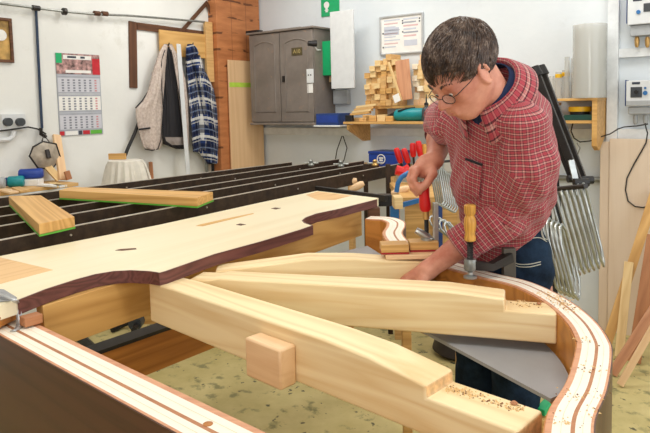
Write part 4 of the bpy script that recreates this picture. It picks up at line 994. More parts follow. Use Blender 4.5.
# roll of clear plastic, tubes and the small box shelf
zR2 = wb(586, 98, .2).z
bt = thing('box_shelf', 'small open wooden box shelf at the right carrying the plastic roll', 'shelf', MB_ @ Vector((wb(580, 98, .2).x, -.1, zR2-.02)))
e1 = wb(606, 120, .03).x; BD = .27
bx('shelf_board', M['oak'], wb(556, 98, .2).x, e1, -BD, -.002, zR2-.016, zR2, bt, MB_)
m = MB(); zt_, zb_ = zR2-.0165, wb(598, 151, .25).z
m.add([(e1-.03, -BD, zb_+.03), (e1-.03, -BD+.07, zb_), (e1-.03, -.034, zb_+.09), (e1-.03, -.034, zt_), (e1-.03, -BD, zt_), (e1, -BD, zb_+.03), (e1, -BD+.07, zb_), (e1, -.034, zb_+.09), (e1, -.034, zt_), (e1, -BD, zt_)],
      [(4, 3, 2, 1, 0), (5, 6, 7, 8, 9), (0, 1, 6, 5), (1, 2, 7, 6), (2, 3, 8, 7), (3, 4, 9, 8), (4, 0, 5, 9)])
m.build('side_panel', M['oak'], bt, MB_, smooth=False)
rc = wb(589.5, 98, .2); D0 = (MB_ @ Vector((rc.x, -.2, 1.5))).y; rr_ = 16.5*D0/F
t = thing('plastic_roll', 'tall roll of clear plastic sheet standing on the small box shelf', 'roll', MB_ @ Vector((rc.x, -.2, zR2+.001)))
hR = wb(589, 25, .2).z-zR2
m = MB(); P1 = []; P2 = []
for k in range(150):
    a = k/150*2*PI*3.4; r = rr_*(1-.05*k/150*3) ; P1.append((r*math.cos(a), r*math.sin(a), 0)); P2.append((r*math.cos(a), r*math.sin(a), hR))
m.grid([P1, P2]); m.build('sheet', M['clear'], t, Matrix.Translation(t.location), ang=180)
for k, (x, r, yt) in enumerate([(553.5, .022, 78), (558, .02, 72), (563, .024, 70), (566.5, .016, 57), (571.5, .02, 58), (576, .028, 62), (549, .018, 76)]):
    q = wb(x, 98, .14); hh = wb(x, yt, .14).z-zR2; p = MB_ @ Vector((q.x, -(.08+.05*(k % 2)), zR2+.001))
    t = thing('clear_tube', ['first clear tube left of the pale blue one', 'clear tube with a yellow cap band', 'clear tube beside the yellow banded one', 'tallest narrow clear tube', 'tall clear tube next to the tallest', 'widest clear tube touching the plastic roll', 'pale clear tube at the left end of the row'][k]+' on the box shelf', 'tube', p)
    m = MB(); m.lathe([(r, 0), (r, hh), (r*.92, hh)], 16); m.build('tube_wall', M['clear'], t, Matrix.Translation(p))
    if k in (1, 2): m = MB(); m.lathe([(r*1.08, hh*.78), (r*1.08, hh*.92)], 16); m.build('band', M['yellow'], t, Matrix.Translation(p))
# the shelf inside: yellow tape roll on a green case
q = wb(583.5, 119, .15)
o = bx('green_case', plain('dark green case', '1c4a40', .4), q.x-.10, q.x+.09, -.23, -.08, zS+.001, zS+.035, M=MB_); tag(o, 'dark green case lying on the shelf under the yellow tape', 'case')
t = thing('tape_roll', 'roll of yellow tape lying on the dark green case', 'tape', MB_ @ Vector((q.x-.02, -.16, zS+.036)))
m = MB(); rr2 = .065; m.lathe([(rr2*.55, .0), (rr2*.9, 0), (rr2*.92, .018)], 24); m.build('dark_core', M['black'], t, Matrix.Translation(t.location))
m = MB(); m.lathe([(rr2, .0185), (rr2*1.05, .02), (rr2*1.05, .048), (rr2, .05), (rr2*.7, .05)], 28); m.build('tape', M['yellow'], t, Matrix.Translation(t.location))
# electric boxes at the right
def ebox(label, px, pbot, kind):
    t = wth('control_box', label, 'control box', 640, px[3], .1, MB_, wb)
    wbox('front', M['whitep'], px, .07, .12, MB_, wb, t, .004)
    x0, x1, yt, yb = px
    wbox('rim', M['blue2'], (x0-1.0, x0-.1, yt, yb), .02, .115, MB_, wb, t, .001)
    wbox('base', M['greyp'], pbot, .02, .10, MB_, wb, t, .004)
    return t
t = ebox('upper white control box with a small display on the right wall section', (627.5, 668, -18, 23.5), (630, 668, 24, 35), 0)
wbox('display', M['dgrey'], (643.5, 662, 2.5, 11), .121, .124, MB_, wb, t, .001); wbox('logo', M['ink'], (633, 642, -3, 1), .121, .1225, MB_, wb, t, 0)
q = wb(638.5, 12, .121); m = MB(); m.cyl((q.x, -.1212, q.z), (q.x, -.128, q.z), .012, 16); m.build('button', M['bluem'], t, MB_)
for x in (637, 647.5):
    q = wb(x, 40, .06); m = MB(); m.lathe([(.008, -.045), (.013, -.03), (.015, 0), (.011, .02)], 12, (q.x, -.06, q.z)); m.build('cable_gland', M['brass'], t, MB_)
t = ebox('lower white control box with a dark dial on the right wall section', (626, 668, 80, 106), (628, 668, 107, 114), 1)
wbox('dial_plate', M['dgrey'], (630.5, 642, 87, 97.5), .121, .124, MB_, wb, t, .001); wbox('logo', M['ink'], (632, 640, 82, 84.3), .121, .1225, MB_, wb, t, 0)
q = wb(636.3, 92, .126); m = MB(); m.cyl((q.x, -.1245, q.z), (q.x, -.135, q.z), .012, 16); m.build('dial', M['black'], t, MB_)
for y, r in ((93, .013), (88, .007)):
    q = wb(645.3, y, .121); m = MB(); m.cyl((q.x, -.1212, q.z), (q.x, -.127, q.z), r, 16); m.build('button', M['bluem'], t, MB_)
wbox('lower_strip', M['greyp'], (626, 668, 100.5, 105.5), .1205, .1225, MB_, wb, t, .001)
for x in (635.5, 645.5):
    q = wb(x, 118, .06); m = MB(); m.lathe([(.006, -.04), (.013, -.03), (.015, 0), (.011, .02)], 12, (q.x, -.06, q.z)); m.build('cable_gland', M['greyp'], t, MB_)
wtube('black_cable', [(645, 123), (646, 128), (647.5, 133), (646, 143), (641, 152), (634, 164), (627, 178), (625.5, 190), (628, 201), (635, 206.5), (643, 207.5), (652, 206)], .004, M['black'], MB_, wb, .10, 'thin black cable looping down from the lower control box', 'cable')
wtube('black_cable', [(648, 124), (636, 126), (624, 127), (618, 129), (610, 134), (600, 137), (590, 141), (580, 142), (574, 138), (571, 131), (573, 123), (578, 116)], .004, M['black'], MB_, wb, .16, 'thin black cable running left from the control box past the box shelf', 'cable')
wtube('grey_cable', [(577, 143), (580, 148), (577, 156), (571, 160)], .004, M['greysteel'], MB_, wb, .2, 'short grey cable end hanging by the dark clamps', 'cable')
wtube('black_cable', [(342, 136), (337, 150), (335, 162), (337, 172)], .004, M['black'], MB_, wb, .04, 'left one of two thin wires hanging under the shelf bracket', 'cable')
wtube('black_cable', [(343, 136), (347, 148), (344, 160), (338, 172)], .004, M['black'], MB_, wb, .04, 'right one of two thin wires hanging under the shelf bracket', 'cable')
# plywood sheets and leaning planks at the right
def leanB(name, label, x0, y0, x1, y1, o0, o1, w, mat, d=.018, cat='plank', group=None):
    a = WB(x0, y0, o0); c = WB(x1, y1, o1)
    if a.z < d/2+.01: a.z = d/2+.01
    o = stick(name, M[mat], a, c, w, d, up=MB_.to_3x3() @ Vector((0, -1, 0))); return tag(o, label, cat, group)
s0, s1, _, z1 = ws(603, 668, 139, 300, .08, wb)
o = bx('plywood_sheet', M['ply'], s0+.04, s1, -.10, -.055, .0, z1+.18, M=MB_); 
z1 = wb(630, 139, .09).z; bpy.data.objects.remove(o)
o = bx('plywood_sheet', M['ply'], wb(609, 200, .09).x, s1, -.095, -.055, 0, z1, M=MB_, bevel=.002); tag(o, 'large pale plywood sheet standing below the control boxes', 'sheet')
o = bx('plywood_sheet', M['ply'], wb(600.5, 230, .05).x, wb(608.6, 200, .09).x, -.085, -.052, 0, z1-.02, M=MB_, bevel=.002); tag(o, 'narrow pale sheet edge standing left of the large plywood', 'sheet')
def fl(x, y): return az(x, y, .02)
def plankF(label, p_bot, p_top, off_top, w, d, mat, z0=0):
    q = WB(*p_top, off_top); b_ = az(p_bot[0], p_bot[1], z0+.012)
    o = stick('leaning_plank', M[mat], b_, q, w, d, up=MB_.to_3x3() @ Vector((.15, -1, 0))); return tag(o, label, 'plank')
plankF('long ochre plank leaning diagonally against the plywood sheet', (604, 352), (656, 190), .15, .055, .02, 'oak')
plankF('brown stick leaning behind the short tan plank', (628, 350), (662, 262), .24, .03, .016, 'orangewood')
plankF('pale upright plank between the diagonal plank and the dark board', (619, 357), (629, 262), .33, .05, .018, 'pine')
plankF('dark reddish brown board standing at the right edge', (634, 362), (654, 235), .40, .07, .02, 'mahogd')
plankF('short tan plank leaning low in front of the dark board', (612, 374), (660, 300), .62, .05, .018, 'mahog')
plankF('pale narrow plank lying lowest and nearest among the leaning planks', (620, 385), (662, 312), .76, .035, .016, 'beech')
# ------------------------------------------------------------------ dark sash clamps leaning behind the man, steel frames below
for k, (x0, y0, x1, y1, D0, D1) in enumerate([(534, 67, 567, 152, 3.12, 3.0), (540, 66, 572, 150, 3.2, 3.08), (529, 70, 561, 150, 3.3, 3.2)]):
    a = ay(x0, y0, D0); c = ay(x1, y1, D1); dd = (c-a).normalized(); c2 = a+dd*(a.z-.005)/abs(dd.z) if False else ay(x1+ (x1-x0)*.35, y1+(y1-y0)*.35, D1)
    t = thing('sash_clamp', ['long black sash clamp leaning in front of its neighbours behind the man', 'long black sash clamp leaning in the middle behind the man', 'long black sash clamp leaning nearest the man'][k], 'clamp', c2, 'black sash clamps behind the man' if False else None)
    stick('bar', M['iron'], a+dd*.02, c2, .028, .035, t); m = MB(); m.tube([a, a+dd*.05], [.024, .03], 12); m.build('end_cap', M['black'], t)
    m = MB(); q = c2; m.tube([q+Vector((-.035, -.03, -.0)), q+Vector((.035, -.03, .0))], .02, 10); m.build('jaw', M['black'], t)
a = ay(571, 160, 3.0); c = ay(579, 195, 2.98); o = stick('steel_bar', M['chrome'], a, c, .03, .008, up=(0, -1, 0)); tag(o, 'bright steel bar below the black clamps', 'bar')
c = ay(586, 330, 2.95)
# rack with bent steel frames
t = thing('hanging_rail', 'dark horizontal rail from which the bent steel frames hang', 'rail', ay(560, 196, 3.0))
m = MB(); m.tube([ay(548, 190, 3.12), ay(586, 186, 2.82)], .012, 10); m.build('rod', M['iron'], t)
def uframe(label, top, bot, w, dvec, D, r=.0045, name='bent_steel_frame', group='bent steel frames on the rail'):
    """narrow closed loop of round bar between two photo points at distance D"""
    a = ay(*top, D); b_ = ay(*bot, D); ax = (b_-a).normalized(); s = Vector(dvec).normalized(); rr = w*.35
    P = [a+s*(-w/2+rr), a+s*(w/2-rr), a+s*w/2+ax*rr, b_+s*w/2-ax*rr, b_+s*(w/2-rr), b_-s*(w/2-rr), b_-s*w/2-ax*rr, a-s*w/2+ax*rr]
    m = MB(); m.tube(P, r, 7, True); o = m.build(name, M['chrome'], None, ang=60); return tag(o, label, 'steel frame', group)
for k in range(7):
    uframe('long bent steel frame hanging in the row right of the man', (552+k*5.2, 192-k*1.2), (575+k*4.8, 275-k*1.8), .15, (.45, 1, .15), 3.08-k*.035, .0065)
for k in range(5):
    uframe('bent steel frame standing lower beside the man and his jeans', (544+k*4.2, 218+k*2), (562+k*4.2, 291+k*1.5), .14, (.6, 1, .2), 2.72-k*.03, .0062, group='lower bent steel frames beside the man')
for k, (x, y) in enumerate([(548, 232), (556, 204)]):
    o = stick('dark_post', M['black'], ay(x-1, y-30, 2.92+.2*k), ay(x+8, y+85, 2.9+.2*k), .03, .02, up=(0, -1, 0)); tag(o, ['black flat bar standing between the man and the lower steel frames', 'black flat bar behind the hanging steel frames'][k], 'bar')
# steel frames behind the clamp hand
for k in range(7):
    uframe('bent steel frame hanging behind the raised hand', (433+k*2.4, 162+k*2), (441+k*2.2, 205+k*1.2), .05, (.9, .5, 0), 3.0+.02*k, .0045, group='steel frames behind the hand')
for k in range(4):
    uframe('steel frame lying low between the clamp and the man', (430+k*5, 218+k*2), (450+k*3, 232+k*3), .05, (.4, .5, .7), 2.9-.03*k, .005, group='low steel frames behind the clamp')
o = stick('hanging_rod', M['iron'], ay(428, 163, 3.05), ay(450, 161, 3.1), .012, .012); tag(o, 'thin iron rod from which the small steel frames hang', 'rod')
# ------------------------------------------------------------------ workbench behind, blue box, red clamps
t = thing('back_workbench', 'ochre wooden workbench behind the far end of the rim carrying the red handled clamps', 'workbench', (.58, 3.6, 0))
bx('bench_top', M['oak'], .405, .76, 3.28, 3.93, .965, 1.0, t); bx('front_panel', M['oak'], .42, .70, 3.30, 3.32, .38, .964, t)
for x, y in ((.72, 3.36), (.44, 3.89), (.72, 3.89)): bx('leg', M['pine2'], x-.02, x+.02, y-.02, y+.02, 0, .964, t)
q0, q1 = wb(352, 168, .2).x, wb(400, 168, .2).x
zb2 = WB(382.5, 166, .22).z
t = thing('narrow_wall_bench', 'narrow wooden bench on the back wall under the blue case', 'bench', MB_ @ Vector(((q0+q1)/2, -.16, 0)))
bx('bench_top', M['pine2'], q0, q1, -.30, -.002, zb2-.03, zb2, t, MB_)
for x in (q0+.03, q1-.03): bx('leg', M['pine2'], x-.02, x+.02, -.28, -.24, 0, zb2-.031, t, MB_)
b0, b1, z0, z1 = ws(368.5, 397, 151.5, 166, .28, wb); z0 = zb2+.001
t = thing('blue_case', 'blue plastic case with a round white emblem on the narrow bench', 'case', MB_ @ Vector(((b0+b1)/2, -.2, z0)))
bx('case_body', M['bluebox'], b0, b1, -.28, -.08, z0, z1-.022, t, MB_, bevel=.006); bx('lid', M['bluebox'], b0-.003, b1+.003, -.283, -.077, z1-.0215, z1, t, MB_, bevel=.005)
m = MB(); Mt = MB_ @ Matrix.Translation(((b0+b1)/2-.01, -.2845, (z0+z1)/2)) @ Matrix.Rotation(PI/2, 4, 'X')
m.tube([(.034*math.cos(a), .034*math.sin(a), 0) for a in [k*PI/12 for k in range(24)]], .004, 6, True); m.bb(-.02, .02, .004, .013, -.001, .001); m.bb(-.016, .016, -.013, -.004, -.001, .001); m.bb(-.011, -.004, -.016, .016, -.001, .001); m.bb(.004, .011, -.016, .016, -.001, .001)
m.build('emblem', M['paper'], t, Mt)
# red clamps standing in a row
for k, (x0, y0, x1, y1) in enumerate([(396, 148, 401, 163), (403.5, 148.5, 408.5, 163), (412.5, 143, 413.5, 157), (418, 141, 421, 157)]):
    D = 3.9-.05*k; a = ay(x0, y0, D); c = ay(x1, y1, D); dd = (c-a).normalized()
    t = thing('small_red_clamp', ['leftmost of the four red handled clamps behind the hand, tilted', 'second red handled clamp from the left, tilted and thick', 'third red handled clamp from the left, upright', 'red handled clamp nearest the brown handle'][k], 'clamp', (c.x, c.y, 1.0))
    m = MB(); m.tube([a, a+dd*.01, (a+c)/2, c-dd*.01, c], [.012, .018, .02, .018, .012], 14); m.build('handle', M['red'], t)
    e = c+dd*.06; m = MB(); m.tube([c, e], .007, 8); m.build('screw', M['iron'], t)
    m = MB(); m.tube([e+Vector((.0, 0, .0)), e+Vector((.04, .02, -.02)), Vector((e.x+.05, e.y+.02, 1.013))], .012, 8); m.build('bar', M['greysteel'], t)
a = ay(424, 144, 3.75); c = ay(425, 158, 3.75); t = thing('brown_handled_clamp', 'brown wooden clamp handle right of the red ones', 'clamp', (c.x, c.y, 1.0)); m = MB(); m.tube([a, (a+c)/2, c], [.012, .02, .013], 12); m.build('handle', M['handle'], t)
m = MB(); m.tube([c, Vector((c.x, c.y, 1.002))], .008, 8); m.build('screw', M['iron'], t)
# red cloth-like clamps lying
for k, (pts_, lb) in enumerate([([(345, 183), (365, 178), (380, 174), (392, 172)], 'long red bar lying on the workbench behind the rails'), ([(396, 170), (404, 172), (410, 168)], 'short red bar on the workbench below the red clamps')]):
    m = MB(); m.tube([WB(x, y-2, .5) if k == 0 else ay(x, y, 3.6) for x, y in pts_], .03, 8); o = tag(m.build('red_bar', M['red']), lb, 'bar')
m = MB(); m.tube([ay(376, 180, 3.9), ay(386, 178, 3.9)], .03, 8); 
# wooden screw handles
for k, (x0, y0, x1, y1, D) in enumerate([(391.5, 194, 409, 187.5, 3.5), (338, 184, 357, 180, 3.75), (350, 190, 364, 183, 3.65)]):
    a = ay(x0, y0, D); c = ay(x1, y1, D); m = MB(); L = (c-a).length; n = 7
    m.tube([a+(c-a)*(i/6) for i in range(n)], [.012, .018, .021, .022, .022, .02, .012], 14); o = m.build('turned_handle', M['beech']); tag(o, ['turned wooden handle sticking out beside the black block', 'turned wooden handle behind the rails, left one', 'turned wooden handle behind the rails, between the posts'][k], 'handle')
# ochre block and blue clamp frame
q = ay(397, 206, 3.38); o = bx('ochre_block', M['pine'], q.x-.045, q.x-.002, 3.10, 3.2, .97, 1.03); tag(o, 'pale ochre block between the black iron block and the blue frame', 'block')
t = thing('blue_clamp_frame', 'blue painted steel clamp frame with a curved arm standing behind the rim', 'clamp', ay(400, 215, 3.15))
m = MB(); m.tube([ay(x, y, 3.25) for x, y in [(396.5, 192), (398, 183), (401.5, 177), (408, 173), (416, 172)]], .013, 10); m.build('curved_arm', M['bluem'], t)
m = MB(); m.tube([ay(394, 207, 3.24), ay(424, 199, 3.24)], .016, 4); m.build('crossbar', M['bluem'], t)
a = ay(396, 206, 3.24); m = MB(); m.bb(a.x-.03, a.x+.015, 3.235, 3.275, .72, a.z); m.build('leg', M['bluem'], t)
a = ay(438, 230, 3.29); o = bx('blue_strip', M['blue2'], a.x-.022, a.x+.022, 3.275, 3.299, .72, .955); tag(o, 'dark blue upright strip on the workbench front behind the steel clamp bar', 'strip')
o = bx('white_sheet', M['paper'], wb(444, 160, .04).x, wb(466, 160, .04).x, -.036, -.033, wb(455, 172, .04).z, wb(455, 146, .04).z, M=MB_, bevel=0); tag(o, 'white paper sheet pinned low on the back wall beside the man', 'paper')

# ------------------------------------------------------------------ light
w = bpy.data.worlds.new('sky'); bpy.context.scene.world = w; w.use_nodes = True
bg = w.node_tree.nodes['Background']; bg.inputs[0].default_value = (.97, .98, 1, 1); bg.inputs[1].default_value = .38
def area(nm, loc, tgt, sx, sy, e, col=(1, 1, 1)):
    l = bpy.data.lights.new(nm, 'AREA'); l.shape = 'RECTANGLE'; l.size = sx; l.size_y = sy; l.energy = e; l.color = col
    o = bpy.data.objects.new(nm, l); C.objects.link(o); o.location = loc; o.rotation_euler = (Vector(tgt)-Vector(loc)).to_track_quat('-Z', 'Y').to_euler(); return o
def overhead_fill(x, y, e):
    area('ceiling_fill', (x, y, HT-.10), (x, y, 0), 1.4, .25, e, (1, .98, .94))  # area lamp added under the unseen ceiling to brighten the room
for x, y, e in ((-.3, 4.2, 24), (1.3, 3.2, 21), (-1.5, 2.4, 12), (-.5, 1.3, 13), (.7, 1.0, 11)): overhead_fill(x, y, e)
area('side_fill', MR @ Vector((2.2, .2, 1.75)), MR @ Vector((2.2, -3, 1.2)), 2.4, 1.5, 30, (.9, .95, 1))  # added area lamp at an unseen window, brightens from the right
area('front_fill', (-.7, -1.3, 1.9), (.1, 3.0, 1.2), 1.2, 1.0, 28, (1, .98, .95))  # added fill behind the camera, brightens the faces turned towards it
sc = bpy.context.scene
sc.view_settings.view_transform = 'Standard'; sc.view_settings.look = 'None'; sc.view_settings.gamma = 1; sc.view_settings.exposure = 0; sc.view_settings.use_curve_mapping = False
# ------------------------------------------------------------------ the man
class Vol:
    def __init__(s, lo, hi, h):
        s.lo = np.array(lo, float); s.h = h; s.n = np.ceil((np.array(hi)-s.lo)/h).astype(int)+1
        s.F = np.full(s.n, .15, np.float32)
    def reg(s, lo, hi):
        a = np.clip(np.floor((np.array(lo)-s.lo)/s.h).astype(int), 0, s.n); b = np.clip(np.ceil((np.array(hi)-s.lo)/s.h).astype(int)+1, 0, s.n)
        sl = tuple(slice(i, j) for i, j in zip(a, b))
        g = np.ogrid[sl]; P = [(g[i]*s.h+s.lo[i]).astype(np.float32) for i in range(3)]
        return sl, P
    def comb(s, sl, d, k, op):
        A = s.F[sl]
        if op == 'add':
            if k > 0:
                hh = np.maximum(k-np.abs(A-d), 0)/k; s.F[sl] = np.minimum(A, d)-hh*hh*k*.25
            else: s.F[sl] = np.minimum(A, d)
        else:
            d = -d
            if k > 0:
                hh = np.maximum(k-np.abs(A-d), 0)/k; s.F[sl] = np.maximum(A, d)+hh*hh*k*.25
            else: s.F[sl] = np.maximum(A, d)
    def cone(s, a, ra, b, rb, k=.01, op='add'):
        a = np.array(a, float); b = np.array(b, float); R = max(ra, rb)+k+.02
        sl, P = s.reg(np.minimum(a, b)-R, np.maximum(a, b)+R); ab = b-a; L = max(ab@ab, 1e-9)
        t = np.clip(sum((P[i]-a[i])*ab[i] for i in range(3))/L, 0, 1)
        d = np.sqrt(sum((P[i]-a[i]-t*ab[i])**2 for i in range(3)))-(ra+(rb-ra)*t)
        s.comb(sl, d, k, op)
    def chain(s, pts, rs, k=.01):
        for i in range(len(pts)-1): s.cone(pts[i], rs[i], pts[i+1], rs[i+1], k)
    def ell(s, c, r, R=np.eye(3), k=.01, op='add'):
        c = np.array(c, float); r = np.array(r, float); m = r.max()+k+.02; sl, P = s.reg(c-m, c+m)
        q = [sum((P[j]-c[j])*R[j, i] for j in range(3)) for i in range(3)]
        k0 = np.sqrt(sum((q[i]/r[i])**2 for i in range(3))); k1 = np.sqrt(sum((q[i]/r[i]**2)**2 for i in range(3)))+1e-9
        s.comb(sl, k0*(k0-1)/k1, k, op)
    def mesh(s):
        F = s.F; I = F < 0; n = s.n
        cnt = np.zeros(n-1, np.int16); pos = np.zeros(tuple(n-1)+(3,), np.float32)
        base = np.stack(np.meshgrid(*[np.arange(k-1) for k in n], indexing='ij'), -1) if False else None
        def sub(o): return tuple(slice(o[i], n[i]-1+o[i]) for i in range(3))
        mask = np.zeros(n-1, bool); I0 = I[sub((0, 0, 0))]
        for o in [(i, j, k) for i in (0, 1) for j in (0, 1) for k in (0, 1)]: mask |= (I[sub(o)] != I0)
        idx = np.argwhere(mask); m = len(idx); acc = np.zeros((m, 3)); c = np.zeros(m)
        for ax in range(3):
            o1, o2 = [i for i in range(3) if i != ax]
            for u in (0, 1):
                for v in (0, 1):
                    a = idx.copy(); a[:, o1] += u; a[:, o2] += v; b = a.copy(); b[:, ax] += 1
                    fa = F[tuple(a.T)]; fb = F[tuple(b.T)]; x = (fa < 0) != (fb < 0)
                    t = fa[x]/(fa[x]-fb[x]); p = a[x].astype(float); p[:, ax] += t
                    acc[x] += p; c[x] += 1
        V = acc/c[:, None]*s.h+s.lo
        lut = np.full(n-1, -1, np.int64); lut[tuple(idx.T)] = np.arange(m); Q = []
        for ax in range(3):
            o1, o2 = (ax+1) % 3, (ax+2) % 3
            sa = [slice(None)]*3; sb = [slice(None)]*3; sa[ax] = slice(0, n[ax]-1); sb[ax] = slice(1, n[ax])
            A = I[tuple(sa)]; B = I[tuple(sb)]; e = np.argwhere(A != B)
            e = e[(e[:, o1] > 0) & (e[:, o2] > 0) & (e[:, o1] < n[o1]-1) & (e[:, o2] < n[o2]-1)]
            ins = A[tuple(e.T)]; q = []
            for u, v in ((-1, -1), (0, -1), (0, 0), (-1, 0)):
                w = e.copy(); w[:, o1] += u; w[:, o2] += v; q.append(lut[tuple(w.T)])
            q = np.stack(q, 1); q[~ins] = q[~ins][:, ::-1]; Q.append(q)
        return V, np.concatenate(Q)
def vobj(name, vol, mat, parent, plaidf=None, smooth=2):
    V, Q = vol.mesh()
    b = MB(); b.v = [tuple(v) for v in V]; b.f = [tuple(int(i) for i in q) for q in Q]; b.mi = [0]*len(b.f)
    o = b.build(name, mat, parent, attr=plaidf(V) if plaidf else None, ang=180)
    if smooth:
        k = o.modifiers.new('smooth', 'SMOOTH'); k.factor = .5; k.iterations = smooth
    return o, V, Q
def A3(v): return np.array(v, float)
fwd_b = A3((-.9, -.436, 0)); lft_b = A3((.436, -.9, 0))
man = thing('person', 'man in a red plaid shirt and glasses leaning over the rim with a clamp', 'person', (.60, 1.97, 0))
PEL = A3((.575, 1.99, .95)); SHL = A3((.540, 1.665, 1.432)); SHR = A3((.385, 1.945, 1.44)); ELL = A3((.520, 1.79, 1.178)); WRL = A3((.298, 1.825, 1.004)); ELR = A3((.415, 2.15, 1.425)); WRR = A3((.346, 1.968, 1.318))
NB = A3((.49, 1.755, 1.49)); HC = A3((.366, 1.675, 1.580)); S = .94
pit = math.radians(40); hf = A3((-.90, -.43, 0))
fv = hf*math.cos(pit)+A3((0, 0, -math.sin(pit))); lv = A3((.43, -.90, 0)); lv /= np.linalg.norm(lv); fv /= np.linalg.norm(fv)
lv = lv-fv*(lv@fv); lv /= np.linalg.norm(lv); uv = np.cross(fv, lv)
RH = np.stack([fv, lv, uv], 1)
def hd(a, b, c):
    if c < -.02: c = -.02+(c+.02)*.86
    return HC+S*(fv*a+lv*b+uv*c)
def build_body():
    v = Vol((.12, 1.42, 0), (.98, 2.34, 1.80), .0048)
    # trunk
    v.ell(PEL, (.10, .14, .10), np.stack([fwd_b, lft_b, A3((0, 0, 1))], 1), .05)
    v.cone(PEL+A3((0, 0, .08)), .09, (.53, 1.86, 1.25), .11, .03); v.cone((.53, 1.86, 1.25), .11, (.49, 1.79, 1.40), .09, .03)
    v.cone(SHL*.75+SHR*.25, .05, SHL*.25+SHR*.75, .05, .03)
    v.cone((.50, 1.775, 1.46), .062, hd(-.035, 0, -.06), .058, .03)
    # arms
    v.chain([SHL, ELL+A3((.0, 0, .04)), ELL], [.042, .040, .040], .02); v.chain([ELL, ELL*.6+WRL*.4, WRL], [.040, .041, .027], .02)
    v.chain([SHR, ELR], [.042, .042], .02); v.chain([ELR, ELR*.55+WRR*.45, WRR], [.044, .043, .028], .02)
    # right hand round the clamp handle
    HT_ = lambda p: A3((p[0]-.014, p[1], 1.298+(p[2]-1.298)*.80))
    pc = A3((.322, 1.955, 1.290))
    v.ell((WRR+A3((.292, 1.948, 1.288)))/2, (.040, .022, .036), np.stack([A3((-.85, -.3, -.45)), A3((-.3, .95, 0)), A3((-.4, -.1, .9))], 1), .012)
    v.cone(WRR, .026, A3((.306, 1.95, 1.29)), .027, .012)
    for pts, r in [([(.318, 1.944, 1.300), (.295, 1.922, 1.286), (.283, 1.914, 1.256), (.296, 1.906, 1.232), (.315, 1.906, 1.224)], .0102),
                   ([(.314, 1.955, 1.302), (.288, 1.942, 1.290), (.276, 1.936, 1.257), (.283, 1.918, 1.226), (.303, 1.908, 1.206)], .0105),
                   ([(.316, 1.968, 1.300), (.290, 1.962, 1.286), (.279, 1.958, 1.250), (.287, 1.942, 1.215), (.296, 1.925, 1.196)], .0098),
                   ([(.322, 1.98, 1.295), (.300, 1.980, 1.276), (.291, 1.976, 1.245), (.297, 1.962, 1.220), (.300, 1.955, 1.205)], .0085)]:
        v.chain([HT_(p) for p in pts], [r*1.35, r*1.2, r*1.02, r*.95, r*.82], .004)
    v.chain([HT_((.345, 1.95, 1.300)), HT_((.346, 1.925, 1.275)), HT_((.326, 1.905, 1.243)), HT_((.304, 1.900, 1.220))], [.019, .0145, .012, .0098], .007)
    # left hand reaching down between the braces
    pl = WRL+A3((-.055, .028, -.05)); v.cone(WRL, .027, pl, .030, .012)
    hdv = A3((-.6, .3, -.74)); hdv /= np.linalg.norm(hdv); sd = np.cross(hdv, A3((.3, .9, .1))); sd /= np.linalg.norm(sd); sd = A3((.35, .93, .1)); sd /= np.linalg.norm(sd)
    for k, (o, L) in enumerate(((-.030, .85), (-.010, 1), (.011, .95), (.031, .75))):
        b0 = pl+sd*o; b1 = b0+hdv*.045*L; b2 = b1+(hdv*.6+A3((0, 0, -.8)))*.03*L; b3 = b2+(A3((.5, -.1, -.85)))*.022*L
        v.chain([b0-hdv*.01, b0+hdv*.012, b1, b2, b3], [.013, .0115, .0102, .009, .008], .004)
    v.chain([WRL+A3((-.015, -.018, -.02)), WRL+A3((-.035, -.035, -.05)), WRL+A3((-.06, -.032, -.078))], [.016, .0125, .009], .007)
    # legs and feet
    for hip, kn, an in ((PEL+lft_b*.085, A3((.59, 1.895, .52)), A3((.64, 1.91, .10))), (PEL-lft_b*.085, A3((.505, 2.04, .52)), A3((.56, 2.08, .10)))):
        v.chain([hip-A3((0, 0, .04)), kn, an], [.085, .055, .038], .03); v.cone(an-A3((0, 0, .05)), .038, an+A3((-.15, -.05, -.062)), .030, .02)
    # head
    H = lambda *a: hd(*a)
    v.ell(H(-.015, 0, .03), A3((.098, .077, .090))*S, RH, .02); v.ell(H(.028, 0, -.045), A3((.066, .060, .085))*S, RH, .03)
    v.cone(H(.078, -.030, .014), .013*S, H(.078, .030, .014), .013*S, .02)
    v.cone(H(.086, 0, .000), .008*S, H(.114, 0, -.036), .0115*S, .010)
    for s_ in (-1, 1):
        v.ell(H(.101, .011*s_, -.042), A3((.010, .008, .008))*S, RH, .006)
        v.cone(H(.062, .042*s_, -.028), .020*S, H(.020, .062*s_, -.022), .014*S, .03)
        v.cone(H(-.002, .058*s_, -.065), .016*S, H(.055, .020*s_, -.112), .016*S, .03)
        v.ell(H(.093, .031*s_, -.010), A3((.014, .017, .011))*S, RH, .012, 'sub')
        v.cone(H(.083, .046*s_, -.005), .0045*S, H(.088, .018*s_, -.004), .0045*S, .006)
        v.cone(H(.081, .045*s_, -.018), .0040*S, H(.086, .019*s_, -.019), .0040*S, .006)
        # ears
        e = H(-.006, .080*s_, -.018); Re = np.stack([fv*.97+uv*.1, lv*s_*.96-fv*.28, uv], 1)
        v.ell(e, A3((.0195, .006, .034))*S, Re, .006)
        n_ = 12; ring = [e+lv*s_*.006+fv*(.017*math.cos(q)*(1 if math.sin(q) > -.3 else .7))*S+uv*(.031*math.sin(q))*S for q in [k*2*PI/n_ for k in range(n_)]]
        for k in range(n_): 
            if k not in (6, 7): v.cone(ring[k], .0042*S, ring[(k+1) % n_], .0042*S, .003)
        v.ell(e+lv*s_*.007+fv*.002, A3((.008, .004, .014))*S, Re, .004, 'sub')
    v.ell(H(.056, 0, -.113), A3((.020, .022, .016))*S, RH, .02)
